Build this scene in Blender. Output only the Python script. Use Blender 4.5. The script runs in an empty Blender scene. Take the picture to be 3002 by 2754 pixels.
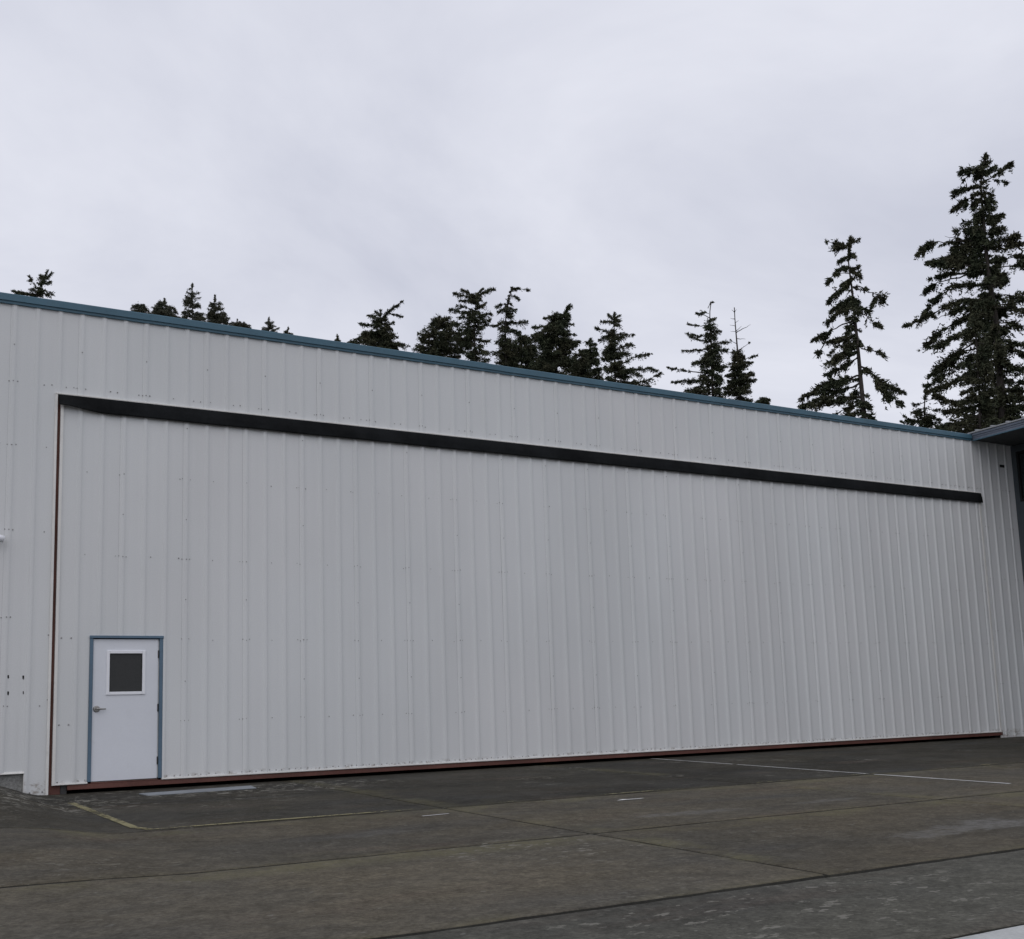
import bpy, bmesh, math, random
import numpy as np
from mathutils import Vector, Matrix, noise as mnoise
random.seed(7)
rng = np.random.default_rng(11)
SC = bpy.context.scene
COL = SC.collection

# ------------------------------------------------------------------ camera
cam_d = bpy.data.cameras.new('camera')
cam = bpy.data.objects.new('camera', cam_d)
COL.objects.link(cam)
R_, U_, W_ = Vector((0.865628, -0.499593, -0.033077)), Vector((-0.041509, -0.137443, 0.989639)), Vector((0.498963, 0.855287, 0.139712))
cam.matrix_world = Matrix(((R_.x, U_.x, -W_.x, -1.6438), (R_.y, U_.y, -W_.y, -16.6842), (R_.z, U_.z, -W_.z, .88), (0, 0, 0, 1)))
cam_d.lens = 39.1060
cam_d.shift_x, cam_d.shift_y = -0.00000, 0.08634
cam_d.sensor_fit = 'HORIZONTAL'
cam_d.sensor_width = 36.0
cam_d.clip_start, cam_d.clip_end = .1, 3000
SC.camera = cam

# ------------------------------------------------------------------ sky and sun (overcast)
SUN_EL, SUN_AZ = math.radians(48), math.radians(205)      # azimuth clockwise from +Y
world = bpy.data.worlds.new('World')
SC.world = world
world.use_nodes = True
nt = world.node_tree
nt.nodes.clear()
def N(t, typ, **kw):
    n = t.nodes.new(typ)
    for k, v in kw.items():
        if k.startswith('i_'):
            n.inputs[k[2:].replace('_', ' ')].default_value = v
        else:
            setattr(n, k, v)
    return n
sky = N(nt, 'ShaderNodeTexSky', sky_type='NISHITA', sun_disc=False, sun_elevation=SUN_EL, sun_rotation=SUN_AZ)
tc = N(nt, 'ShaderNodeTexCoord')
sep = N(nt, 'ShaderNodeSeparateXYZ'); nt.links.new(tc.outputs['Generated'], sep.inputs[0])
zz = N(nt, 'ShaderNodeMath', operation='MAXIMUM'); nt.links.new(sep.outputs['Z'], zz.inputs[0]); zz.inputs[1].default_value = 0
za = N(nt, 'ShaderNodeMath', operation='ADD'); nt.links.new(zz.outputs[0], za.inputs[0]); za.inputs[1].default_value = .22
dv = N(nt, 'ShaderNodeVectorMath', operation='DIVIDE'); nt.links.new(tc.outputs['Generated'], dv.inputs[0])
cb = N(nt, 'ShaderNodeCombineXYZ')
for k in range(3): nt.links.new(za.outputs[0], cb.inputs[k])
nt.links.new(cb.outputs[0], dv.inputs[1])
mp = N(nt, 'ShaderNodeMapping'); mp.inputs['Location'].default_value = (.9, .35, 0); mp.inputs['Scale'].default_value = (1, 1, 0)
nt.links.new(dv.outputs[0], mp.inputs['Vector'])
n1 = N(nt, 'ShaderNodeTexNoise', i_Scale=1.35, i_Detail=6, i_Roughness=.57, i_Distortion=.4); nt.links.new(mp.outputs[0], n1.inputs['Vector'])
cr = N(nt, 'ShaderNodeValToRGB')
cr.color_ramp.elements[0].position = .36; cr.color_ramp.elements[0].color = (.615, .635, .735, 1)
cr.color_ramp.elements[1].position = .65; cr.color_ramp.elements[1].color = (.800, .815, .900, 1)
nt.links.new(n1.outputs['Fac'], cr.inputs[0])
sc_ = N(nt, 'ShaderNodeVectorMath', operation='SCALE'); sc_.inputs['Scale'].default_value = .08; nt.links.new(sky.outputs[0], sc_.inputs[0])
mx = N(nt, 'ShaderNodeMix', data_type='RGBA'); mx.inputs[0].default_value = .95          # a closed cloud layer over the clear sky
nt.links.new(sc_.outputs[0], mx.inputs[6]); nt.links.new(cr.outputs[0], mx.inputs[7])
bg = N(nt, 'ShaderNodeBackground'); bg.inputs['Strength'].default_value = 1.0
nt.links.new(mx.outputs[2], bg.inputs['Color'])
wo = N(nt, 'ShaderNodeOutputWorld'); nt.links.new(bg.outputs[0], wo.inputs[0])
sun_d = bpy.data.lights.new('sun', 'SUN'); sun_d.energy = .5; sun_d.angle = math.radians(70); sun_d.color = (1, .96, .9)
sun = bpy.data.objects.new('sun', sun_d); COL.objects.link(sun)
sdir = Vector((math.sin(SUN_AZ) * math.cos(SUN_EL), math.cos(SUN_AZ) * math.cos(SUN_EL), math.sin(SUN_EL)))
sun.rotation_euler = sdir.to_track_quat('Z', 'Y').to_euler()
sun.location = (0, -30, 40)
vs = SC.view_settings
vs.view_transform = 'Standard'; vs.look = 'None'; vs.exposure = 0; vs.gamma = 1; vs.use_curve_mapping = False

# ------------------------------------------------------------------ helpers
class MB:
    def __init__(s): s.v, s.f, s.sm = [], [], []
    def add(s, vs, fs, smooth=False):
        o = len(s.v); s.v += [tuple(p) for p in vs]; s.f += [tuple(i + o for i in f) for f in fs]; s.sm += [smooth] * len(fs)
    def box(s, x0, x1, y0, y1, z0, z1, b=0.0):
        if b <= 0:
            s.add([(x0,y0,z0),(x1,y0,z0),(x1,y1,z0),(x0,y1,z0),(x0,y0,z1),(x1,y0,z1),(x1,y1,z1),(x0,y1,z1)],
                  [(0,3,2,1),(4,5,6,7),(0,1,5,4),(1,2,6,5),(2,3,7,6),(3,0,4,7)])
            return
        bm = bmesh.new(); bmesh.ops.create_cube(bm, size=1)
        for v in bm.verts: v.co = ((x0+x1)/2+v.co.x*(x1-x0), (y0+y1)/2+v.co.y*(y1-y0), (z0+z1)/2+v.co.z*(z1-z0))
        bmesh.ops.bevel(bm, geom=bm.edges[:], offset=b, segments=2, affect='EDGES', profile=.5)
        bm.verts.index_update(); s.add([v.co[:] for v in bm.verts], [[v.index for v in f.verts] for f in bm.faces]); bm.free()
    def prism_x(s, prof, x0, x1):                       # closed (y, z) profile swept along X
        n = len(prof)
        s.add([(x0,y,z) for y,z in prof]+[(x1,y,z) for y,z in prof],
              [(i,(i+1)%n,n+(i+1)%n,n+i) for i in range(n)]+[tuple(range(n))[::-1],tuple(range(n,2*n))])
    def prism_y(s, prof, y0, y1):                       # closed (x, z) profile swept along Y
        n = len(prof)
        s.add([(x,y0,z) for x,z in prof]+[(x,y1,z) for x,z in prof],
              [(i,(i+1)%n,n+(i+1)%n,n+i) for i in range(n)]+[tuple(range(n))[::-1],tuple(range(n,2*n))])
    def tube(s, pts, rad, n=8, caps=True, smooth=True):
        pts = [Vector(p) for p in pts]; m = len(pts); rad = rad if hasattr(rad, '__len__') else [rad]*m
        vs, ref = [], None
        for i, p in enumerate(pts):
            t = (pts[min(i+1,m-1)]-pts[max(i-1,0)]).normalized()
            if ref is None: ref = t.orthogonal().normalized()
            a = (ref-t*ref.dot(t)); a = a.normalized() if a.length > 1e-6 else t.orthogonal().normalized()
            ref = a; b = t.cross(a)
            vs += [p+(a*math.cos(2*math.pi*k/n)+b*math.sin(2*math.pi*k/n))*rad[i] for k in range(n)]
        fs = [(i*n+k,i*n+(k+1)%n,(i+1)*n+(k+1)%n,(i+1)*n+k) for i in range(m-1) for k in range(n)]
        s.add(vs, fs, smooth)
        if caps: s.add(vs[:n], [tuple(range(n))[::-1]]); s.add(vs[-n:], [tuple(range(n))])
    def mesh(s, name):
        me = bpy.data.meshes.new(name); me.from_pydata(s.v, [], s.f)
        me.polygons.foreach_set('use_smooth', s.sm); me.update(); return me
    def build(s, name, mat, parent=None):
        return put(name, s.mesh(name), mat, parent)
def put(name, me, mat, parent=None):
    if mat and not me.materials: me.materials.append(mat)
    o = bpy.data.objects.new(name, me); COL.objects.link(o)
    if parent: o.parent = parent
    return o
def thing(name, label, cat, loc=(0,0,0), group=None):
    o = bpy.data.objects.new(name, None); COL.objects.link(o); o.location = loc; o.empty_display_size = .3
    o['label'] = label; o['category'] = cat
    if group: o['group'] = group
    return o
def kind(o, k): o['kind'] = k; return o
def tag(o, label, cat, group=None):
    o['label'] = label; o['category'] = cat
    if group: o['group'] = group
    return o

# ------------------------------------------------------------------ materials
class G:
    """small node graph builder"""
    def __init__(s, name):
        s.m = bpy.data.materials.new(name); s.m.use_nodes = True; s.t = s.m.node_tree; s.t.nodes.clear()
        s.out = s.t.nodes.new('ShaderNodeOutputMaterial'); s.b = s.t.nodes.new('ShaderNodeBsdfPrincipled'); s.t.links.new(s.b.outputs[0], s.out.inputs[0])
        g = s.t.nodes.new('ShaderNodeNewGeometry'); s.pos = g.outputs['Position']
    def L(s, a, b): s.t.links.new(a, b)
    def put(s, v, sock):
        if isinstance(v, bpy.types.NodeSocket): s.L(v, sock)
        elif isinstance(v, tuple) and len(v) == 3 and sock.type == 'RGBA': sock.default_value = (*v, 1)
        else: sock.default_value = v
    def noise(s, scale, detail=3, rough=.55, stretch=(1,1,1), off=(0,0,0), vec=None, dist=0):
        mp = s.t.nodes.new('ShaderNodeMapping'); mp.inputs['Scale'].default_value = stretch; mp.inputs['Location'].default_value = off
        s.L(vec or s.pos, mp.inputs['Vector'])
        n = s.t.nodes.new('ShaderNodeTexNoise'); s.L(mp.outputs[0], n.inputs['Vector'])
        n.inputs['Scale'].default_value = scale; n.inputs['Detail'].default_value = detail; n.inputs['Roughness'].default_value = rough; n.inputs['Distortion'].default_value = dist
        return n.outputs['Fac']
    def ramp(s, v, a, b, lo=0., hi=1.):
        n = s.t.nodes.new('ShaderNodeMapRange'); n.interpolation_type = 'SMOOTHSTEP'
        s.put(v, n.inputs['Value'])
        for k, x in zip(('From Min','From Max','To Min','To Max'), (a,b,lo,hi)): n.inputs[k].default_value = x
        return n.outputs[0]
    def math(s, op, a, b=0., c=None):
        n = s.t.nodes.new('ShaderNodeMath'); n.operation = op; s.put(a, n.inputs[0]); s.put(b, n.inputs[1])
        if c is not None: s.put(c, n.inputs[2])
        return n.outputs[0]
    def mix(s, f, a, b, mode='MIX'):
        n = s.t.nodes.new('ShaderNodeMix'); n.data_type = 'RGBA'; n.blend_type = mode
        s.put(f, n.inputs[0]); s.put(a, n.inputs[6]); s.put(b, n.inputs[7]); return n.outputs[2]
    def xyz(s):
        n = s.t.nodes.new('ShaderNodeSeparateXYZ'); s.L(s.pos, n.inputs[0]); return n.outputs
    def rand(s):
        return s.t.nodes.new('ShaderNodeObjectInfo').outputs['Random']
    def scale(s, col, f):
        n = s.t.nodes.new('ShaderNodeVectorMath'); n.operation = 'SCALE'; s.put(col, n.inputs[0]); s.put(f, n.inputs['Scale']); return n.outputs[0]
    def bump(s, h, strength=.3, dist=.01):
        n = s.t.nodes.new('ShaderNodeBump'); n.inputs['Strength'].default_value = strength; n.inputs['Distance'].default_value = dist
        s.L(h, n.inputs['Height']); s.L(n.outputs[0], s.b.inputs['Normal'])
    def done(s, col, rough=.6, metal=0., spec=.5):
        s.put(col, s.b.inputs['Base Color']); s.put(rough, s.b.inputs['Roughness']); s.b.inputs['Metallic'].default_value = metal; s.b.inputs['Specular IOR Level'].default_value = spec
        return s.m

def painted(name, col, rough=.5, var=.08, dirt=.0, spec=.4, grime_col=(.12,.11,.09)):
    g = G(name)
    v = g.ramp(g.noise(1.3, 4), .3, .7, 1-var, 1+var)
    fine = g.ramp(g.noise(38, 3), .3, .7, 1-var*.5, 1+var*.5)
    c = g.scale(g.scale(col, v), fine)
    if dirt: c = g.mix(g.ramp(g.noise(5, 5, .65), .52, .8, 0, dirt), c, grime_col)
    return g.done(c, g.ramp(g.noise(7, 3), .3, .7, rough-.06, rough+.08), 0, spec)

def siding_mat():
    g = G('cream_siding_paint')
    x, y, z = g.xyz()
    base = (.658, .664, .662)
    cloud = g.ramp(g.noise(.55, 3, stretch=(1,1,.45)), .3, .7, .965, 1.03)
    rnd = g.ramp(g.rand(), 0, 1, .985, 1.015)
    fine = g.ramp(g.noise(60, 2), .3, .7, .975, 1.02)
    c = g.scale(g.scale(g.scale(base, cloud), rnd), fine)
    hue = g.ramp(g.noise(.33, 2, off=(5,2,1)), .35, .65)
    c = g.mix(g.math('MULTIPLY', hue, .5), c, g.mix(1., c, (.955, .98, .985), 'MULTIPLY'))
    streak = g.ramp(g.noise(1, 4, .6, stretch=(9, 9, .35)), .56, .82, 0, .10)          # rain streaks
    c = g.mix(streak, c, (.40, .40, .36))
    # rust coloured dirt caught along the bottom edge, broken up
    low = g.ramp(z, .145, .225, 1, 0)
    blot = g.ramp(g.noise(7.5, 5, .7, stretch=(1,1,1.6)), .47, .66)
    c = g.mix(g.math('MULTIPLY', g.math('MULTIPLY', low, blot), .7), c, (.20, .16, .12))
    speck = g.ramp(g.noise(17, 4, .7), .70, .78, 0, .35)
    c = g.mix(speck, c, (.33, .31, .27))
    return g.done(c, .55, 0, .35)

def concrete_mat(name, tint, tint2, moss=.5, lichen=.4, wet=0.):
    g = G(name)
    x, y, z = g.xyz()
    big = g.ramp(g.noise(.42, 4, .6, stretch=(.7,1.25,1)), .32, .68)
    c = g.mix(big, tint, tint2)
    c = g.scale(c, g.ramp(g.rand(), 0, 1, .90, 1.10))
    c = g.mix(g.ramp(g.noise(.9, 4, .6, off=(3,9,0), stretch=(.5,1.6,1)), .55, .78, 0, .34), c, (.105, .076, .060))    # reddish brown patches
    c = g.mix(g.ramp(g.noise(.6, 4, .65, off=(13,4,0), stretch=(.45,1.5,1)), .52, .75, 0, .5), c, (.050, .051, .051))   # darker damp patches
    c = g.scale(c, g.ramp(g.noise(4.5, 5, .68), .3, .72, .84, 1.14))
    c = g.scale(c, g.ramp(g.noise(7.5, 6, .8, off=(3,3,3)), .34, .66, .84, 1.17))
    c = g.scale(c, g.ramp(g.noise(26, 5, .8), .3, .7, .70, 1.34))
    # moss and yellowish algae that follows the joints
    if moss:
        mm = None
        for yj in (-5.36, -8.28, -11.1):
            d = g.math('ABSOLUTE', g.math('ADD', y, -yj + .18))
            k = g.ramp(d, .05, .42, 1, 0)
            mm = k if mm is None else g.math('MAXIMUM', mm, k)
        for xj in (3.98, 8.5):
            d = g.math('ABSOLUTE', g.math('ADD', x, -xj - .12))
            mm = g.math('MAXIMUM', mm, g.ramp(d, .03, .3, 1, 0))
        mk = g.math('MULTIPLY', mm, g.ramp(g.noise(1.1, 4, .65, off=(1,1,0)), .40, .66))
        mk = g.math('MULTIPLY', mk, g.ramp(g.noise(16, 4, .7), .3, .62, .35, 1))
        c = g.mix(g.math('MULTIPLY', mk, moss), c, (.155, .142, .078))
        gen = g.ramp(g.noise(.75, 5, .7, off=(7,7,0)), .60, .80, 0, .45)
        c = g.mix(gen, c, (.105, .097, .058))
    # pale lichen flecks and scoured spots
    if lichen:
        zone = g.ramp(g.noise(.6, 3, off=(21,5,0)), .50, .66)
        left = 0.
        zone = g.math('MAXIMUM', g.math('MULTIPLY', zone, .55), left)
        for cx, cy, rx, ry in ((0., -1.7, 1.5, 1.9), (3.2, -1.1, 2.4, 1.0), (3.2, -8.9, 1.3, .9), (3.0, -11.75, 2.2, .75), (2.1, -12.3, 2.0, .6)):
            dx = g.math('DIVIDE', g.math('ADD', x, -cx), rx); dy = g.math('DIVIDE', g.math('ADD', y, -cy), ry)
            rr = g.math('SQRT', g.math('ADD', g.math('MULTIPLY', dx, dx), g.math('MULTIPLY', dy, dy)))
            zone = g.math('MAXIMUM', zone, g.ramp(g.math('ADD', rr, g.math('MULTIPLY', g.math('ADD', g.noise(2.1, 4, .65, off=(cx, cy, 0)), -.5), 1.6)), .45, 1.1, 1, 0))
        fl = g.ramp(g.noise(13, 3, .65, stretch=(.55,.9,1)), .60, .64)
        fl2 = g.ramp(g.noise(8.2, 5, .75, off=(2,2,2), stretch=(.5,.9,1)), .645, .68)
        near = g.ramp(y, -4.4, -3.2, 0, 1)
        fl3 = g.math('MULTIPLY', g.ramp(g.noise(6.0, 4, .7, off=(8,1,0), stretch=(.9,.8,1)), .565, .60), near)
        f = g.math('MULTIPLY', g.math('MAXIMUM', g.math('MAXIMUM', fl, fl2), fl3), zone)
        c = g.mix(g.math('MULTIPLY', f, lichen), c, (.235, .225, .195))
        f3 = g.ramp(g.noise(17, 2, .6, off=(4,4,4), stretch=(.6,.9,1)), .69, .72, 0, .4)
        c = g.mix(f3, c, (.21, .205, .185))
    # old salt / spill stains with their own outline
    for cx, cy, rx, ry, a in ((6.2, -10.15, .55, .22, .6), (7.05, -10.0, .7, .34, .75), (5.5, -7.55, .75, .16, .5), (2.3, -7.0, .5, .2, .3), (7.6, -7.55, .5, .14, .4)):
        dx = g.math('DIVIDE', g.math('ADD', x, -cx), rx); dy = g.math('DIVIDE', g.math('ADD', y, -cy), ry)
        rr = g.math('SQRT', g.math('ADD', g.math('MULTIPLY', dx, dx), g.math('MULTIPLY', dy, dy)))
        rr = g.math('ADD', rr, g.math('MULTIPLY', g.math('ADD', g.noise(2.6, 5, .7, stretch=(.6,1.6,1)), -.5), 3.2))
        k = g.math('MULTIPLY', g.ramp(rr, .55, 1.0, 1, 0), g.ramp(g.noise(11, 4, .7), .38, .62, .35, 1))
        c = g.mix(g.math('MULTIPLY', k, a), c, (.165, .160, .150))
    rough = g.ramp(g.noise(.8, 4, off=(2,8,0)), .35, .65, .72 - wet, .95 - wet)
    h = g.math('ADD', g.noise(70, 4, .7), g.math('MULTIPLY', g.noise(9, 4, .6), .8))
    g.bump(h, .35, .012)
    return g.done(c, rough, 0, .08)

M = {}
M['siding'] = siding_mat()
M['trim'] = painted('white_trim_paint', (.72, .71, .68), .45, .05, .18)
M['blue'] = painted('blue_trim_paint', (.060, .135, .185), .42, .08, .12)
M['blue2'] = painted('blue_door_frame_paint', (.095, .155, .215), .45, .08, .15)
M['red'] = painted('red_oxide_steel', (.130, .056, .044), .7, .2, .35, .3, (.06,.045,.04))
M['leaf'] = painted('white_door_paint', (.70, .72, .76), .4, .02, .05)
M['frame'] = painted('white_window_frame', (.82, .83, .86), .4, .02, .05)
M['rubber'] = painted('black_rubber', (.010, .011, .012), .85, .3, .3, .12, (.022,.023,.023))
M['dark'] = painted('dark_steel', (.05, .048, .047), .6, .2)
M['black'] = painted('black_interior', (.012, .012, .012), .9, .1)
M['nickel'] = G('brushed_nickel').done((.32, .31, .29), .35, .9)
M['screw'] = painted('weathered_screw', (.25, .245, .24), .6, .3)
M['galv'] = painted('grey_galvanised_steel', (.215, .235, .255), .55, .15, .35)
M['roof'] = painted('grey_roof_metal', (.30, .31, .32), .5, .06)
M['nwall'] = painted('blue_grey_wall_paint', (.058, .070, .078), .6, .1, .2)
M['nfascia'] = painted('slate_blue_fascia_paint', (.120, .142, .180), .45, .1, .2)
M['soffit'] = painted('dull_soffit_paint', (.060, .065, .066), .8, .1, .2)
M['found'] = concrete_mat('foundation_concrete', (.22, .22, .21), (.15, .15, .145), 0, .5)
M['slab'] = concrete_mat('brown_grey_concrete', (.099, .086, .063), (.076, .070, .057), .55, .55)
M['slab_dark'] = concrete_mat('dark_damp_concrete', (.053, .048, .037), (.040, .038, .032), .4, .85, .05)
M['asphalt'] = concrete_mat('worn_asphalt', (.104, .101, .084), (.072, .070, .060), 0, .6)
M['soil'] = painted('dark_joint_soil', (.028, .027, .022), .95, .3)
M['pale'] = painted('pale_concrete', (.42, .43, .42), .8, .15, .4, .3, (.2,.2,.19))
g = G('dark_glass'); 
M['glass'] = g.done(g.scale((.030, .031, .030), g.ramp(g.noise(240, 2), .3, .7, .6, 1.5)), .32, 0, .35)
def road_paint(name, col, cover, sc=9):
    g = G(name)
    g.put(g.scale(col, g.ramp(g.noise(6, 4), .3, .7, .75, 1.1)), g.b.inputs['Base Color']); g.b.inputs['Roughness'].default_value = .8
    tr = g.t.nodes.new('ShaderNodeBsdfTransparent'); mxs = g.t.nodes.new('ShaderNodeMixShader')
    f = g.ramp(g.math('ADD', g.noise(sc, 6, .75), g.math('MULTIPLY', g.math('ADD', g.noise(.7, 3), -.5), .8)), .5-cover*.3, .62-cover*.3)
    g.L(f, mxs.inputs[0]); g.L(tr.outputs[0], mxs.inputs[2]); g.L(g.b.outputs[0], mxs.inputs[1]); g.L(mxs.outputs[0], g.out.inputs[0])
    return g.m
M['yellow'] = road_paint('worn_yellow_line_paint', (.23, .205, .10), .10, 15)
M['yellow_faint'] = road_paint('faded_yellow_line_paint', (.17, .155, .08), .35, 9)
M['white_line'] = road_paint('white_line_paint', (.60, .60, .58), -.5)
def bark():
    g = G('fir_bark'); c = g.mix(g.ramp(g.noise(3, 5, .7, stretch=(2,2,.4)), .3, .7), (.026, .023, .021), (.075, .064, .056)); return g.done(c, .9, 0, .2)
M['bark'] = bark()
def needle(tone):
    g = G('fir_needles')
    n = g.ramp(g.noise(.8, 3), .35, .65); n2 = g.ramp(g.noise(5, 3, .7), .3, .7)
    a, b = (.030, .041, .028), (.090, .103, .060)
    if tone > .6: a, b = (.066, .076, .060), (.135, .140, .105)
    c = g.mix(n2, a, b)
    c = g.mix(g.math('MULTIPLY', n, .5), c, (.092, .078, .048))
    return g.done(c, .8, 0, .12)
M['needle'] = needle(.4); M['needle_pale_haze'] = needle(.8)  # the pale set also carries distance haze in its colour

# ------------------------------------------------------------------ ground
S = .3048
def sstep(a, b, x):
    if a > b: a, b, x = -a, -b, -x
    t = min(1, max(0, (x-a)/(b-a))); return t*t*(3-2*t)
def gz(x, y):
    """height of the paving: falls 2.2 % away from the hangar, humps up at the far left"""
    z = .022*max(y, -45) if y < 0 else 0.
    u = (.40-x)/.07; r = .43*.07*(u if u > 30 else math.log(1+math.exp(max(u, -60))))
    r = .34*math.tanh(r/.34)
    s = y if y < 0 else 0
    gfall = 1-.52*sstep(-2.2, -5.4, s) if s > -5.4 else .48*(1-sstep(-5.4, -9.5, s))
    return z+r*gfall
def sheet(xs, ys, dz, name, mat, parent=None, jitter=None):
    vs = [(x, y, gz(x, y)+dz+(jitter(x, y) if jitter else 0)) for y in ys for x in xs]
    n = len(xs)
    fs = [(j*n+i, j*n+i+1, (j+1)*n+i+1, (j+1)*n+i) for j in range(len(ys)-1) for i in range(n-1)]
    me = bpy.data.meshes.new(name); me.from_pydata(vs, [], fs); me.update()
    return put(name, me, mat, parent)
lin = lambda a, b, n: [a+(b-a)*i/(n-1) for i in range(n)]
far = [-900, -300, -120, -60, -40]
gxs = far[:-1]+[-30, -15]+lin(-8, 3, 45)+lin(4, 34, 31)+[45, 60, 120, 300, 900]
gys = far+lin(-30, -14, 9)+lin(-13, 0, 53)+[.3, 4, 20, 60, 120, 300, 900]
kind(sheet(gxs, gys, -.045, 'ground', M['soil']), 'structure')

apron = bpy.data.objects.new('concrete_apron', None); COL.objects.link(apron); kind(apron, 'structure')
XJ = [-9.7, -5.0, 3.98, 8.50, 13.05, 17.6, 22.15, 26.7]
YJ = [.28, -2.36, -5.36, -8.28, -11.12]
def slab(x0, x1, y1, y0, mat, gap=.013, seed=0, ragged=.004, gn=None, gf=None):
    """one cast slab with slightly ragged rounded edges, its top on the paving surface"""
    x0 += gap; x1 -= gap; y0 += gn or gap; y1 -= gf or gap
    nx, ny = max(8, int((x1-x0)/.16)), max(8, int((y1-y0)/.16))
    xs = [x0, x0+.012]+lin(x0+.06, x1-.06, nx)+[x1-.012, x1]; ys = [y0, y0+.012]+lin(y0+.06, y1-.06, ny)+[y1-.012, y1]
    tl = (mnoise.noise((seed*3.1, 1, 2))*.0016, mnoise.noise((seed*5.7, 4, 2))*.0016)
    vs, fs, n = [], [], len(xs)
    for j, y in enumerate(ys):
        for i, x in enumerate(xs):
            ex, ey = i in (0, n-1), j in (0, len(ys)-1)
            px, py = x, y
            if i <= 1: px += ragged*mnoise.noise((seed, y*3.1, .5))+ragged*mnoise.noise((seed, y*11, 3.5))
            if i >= n-2: px += ragged*mnoise.noise((seed+9, y*3.1, .5))
            if j <= 1: py += ragged*mnoise.noise((x*3.1, seed, 1.5))+ragged*mnoise.noise((x*11, seed, 4.5))
            if j >= len(ys)-2: py += ragged*mnoise.noise((x*3.1, seed+7, 1.5))+ragged*mnoise.noise((x*13, seed+3, 4.5))
            z = gz(px, py)+tl[0]*(x-x0)/3+tl[1]*(y-y0)/3+.0012*mnoise.noise((x*.9, y*.9, seed))
            if ex or ey: z -= .006
            vs.append((px, py, z))
    ny2 = len(ys)
    fs = [(j*n+i, j*n+i+1, (j+1)*n+i+1, (j+1)*n+i) for j in range(ny2-1) for i in range(n-1)]
    ring = [i for i in range(n)]+[j*n+n-1 for j in range(1, ny2)]+[(ny2-1)*n+i for i in range(n-2, -1, -1)]+[j*n for j in range(ny2-2, 0, -1)]
    o = len(vs); vs += [(vs[i][0], vs[i][1], vs[i][2]-.07) for i in ring]; m = len(ring)
    fs += [(ring[k], o+k, o+(k+1) % m, ring[(k+1) % m]) for k in range(m)]
    me = bpy.data.meshes.new('slab'); me.from_pydata(vs, [], fs); me.update()
    me.polygons.foreach_set('use_smooth', [True]*len(fs))
    me.materials.append(mat); me.materials.append(M['soil'])            # dirt packed into the joints
    me.polygons.foreach_set('material_index', [0]*(len(fs)-m)+[1]*m)
    return put('slab', me, None, apron)
q = 0
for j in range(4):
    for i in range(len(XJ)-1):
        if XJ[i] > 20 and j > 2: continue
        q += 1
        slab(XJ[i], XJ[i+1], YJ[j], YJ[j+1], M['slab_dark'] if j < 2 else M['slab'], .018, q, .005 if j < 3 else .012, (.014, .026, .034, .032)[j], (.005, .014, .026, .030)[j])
def ragged(x, y): return 0
asp = slab(-9.7, 26.7, -11.13, -12.80, M['asphalt'], .018, 77, .016, .02, .03); asp.parent = None; asp.name = 'asphalt_strip'; kind(asp, 'structure')
pad = bpy.data.objects.new('pale_concrete_pad', None); COL.objects.link(pad); kind(pad, 'structure')
for i in range(0, len(XJ)-1):
    o = slab(XJ[i], XJ[i+1], -12.80, -16.2, M['pale'], .016, 120+i, .012); o.parent = pad
    o = slab(XJ[i], XJ[i+1], -16.2, -19.6, M['pale'], .016, 140+i, .012); o.parent = pad

# painted markings, thin worn sheets on the slabs
def marking(name, pts, wdt, mat, label, cat, dz=.0055, seed=1):
    vs, fs = [], []
    acc = []
    for (x0, y0), (x1, y1) in zip(pts, pts[1:]):
        n = max(2, int(math.hypot(x1-x0, y1-y0)/.12))
        acc += [(x0+(x1-x0)*k/n, y0+(y1-y0)*k/n) for k in range(n)]
    acc.append(pts[-1])
    for i, (x, y) in enumerate(acc):
        a, b = acc[max(0, i-1)], acc[min(len(acc)-1, i+1)]
        t = Vector((b[0]-a[0], b[1]-a[1])).normalized(); nn = Vector((-t.y, t.x))
        w = wdt*(.5+.14*mnoise.noise((x*2.3, y*2.3, seed)))
        for s_ in (-1, 1):
            p = (x+nn.x*w*s_, y+nn.y*w*s_); vs.append((p[0], p[1], gz(*p)+dz))
    fs = [(2*i, 2*i+1, 2*i+3, 2*i+2) for i in range(len(acc)-1)]
    me = bpy.data.meshes.new(name); me.from_pydata(vs, [], fs); me.update()
    return tag(put(name, me, mat), label, cat)
marking('yellow_line', [(.66, -1.55), (.70, -3.2), (.74, -4.95), (.86, -5.28)], .085, M['yellow'], 'short worn yellow line running out from the hangar toward the corner of the marked box', 'line', seed=2)
marking('yellow_line', [(.78, -5.245), (2.1, -5.27), (3.9, -5.285)], .085, M['yellow'], 'worn yellow line parallel to the hangar door, nearest the small entry door', 'line', dz=.0075, seed=3)
marking('yellow_line', [(4.06, -5.285), (6, -5.29), (8.4, -5.30), (12.9, -5.29)], .08, M['yellow_faint'], 'almost vanished yellow line along the slab joint in the middle of the apron', 'line', seed=4)
marking('yellow_line', [(13.15, -5.29), (17.5, -5.29), (22, -5.29)], .09, M['yellow'], 'yellow line along the slab joint at the right edge of the apron', 'line', seed=5)
marking('white_line', [(10.92, .05), (10.84, -2.3)], .045, M['white_line'], 'thin white guide line starting under the hangar door, the stretch nearest the building', 'line', seed=6)
marking('white_line', [(10.835, -2.42), (10.72, -5.30)], .045, M['white_line'], 'middle stretch of the thin white guide line crossing the apron', 'line', seed=7)
marking('white_line', [(10.715, -5.42), (10.66, -7.62)], .065, M['white_line'], 'outermost stretch of the thin white guide line, ending in a clean tip on the right', 'line', seed=8)
marking('white_paint_dash', [(3.42, -5.985), (3.55, -5.975), (3.74, -5.955)], .035, M['white_line'], 'tiny white paint dash on the slab beside the crossing joints', 'paint mark', seed=9)
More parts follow.
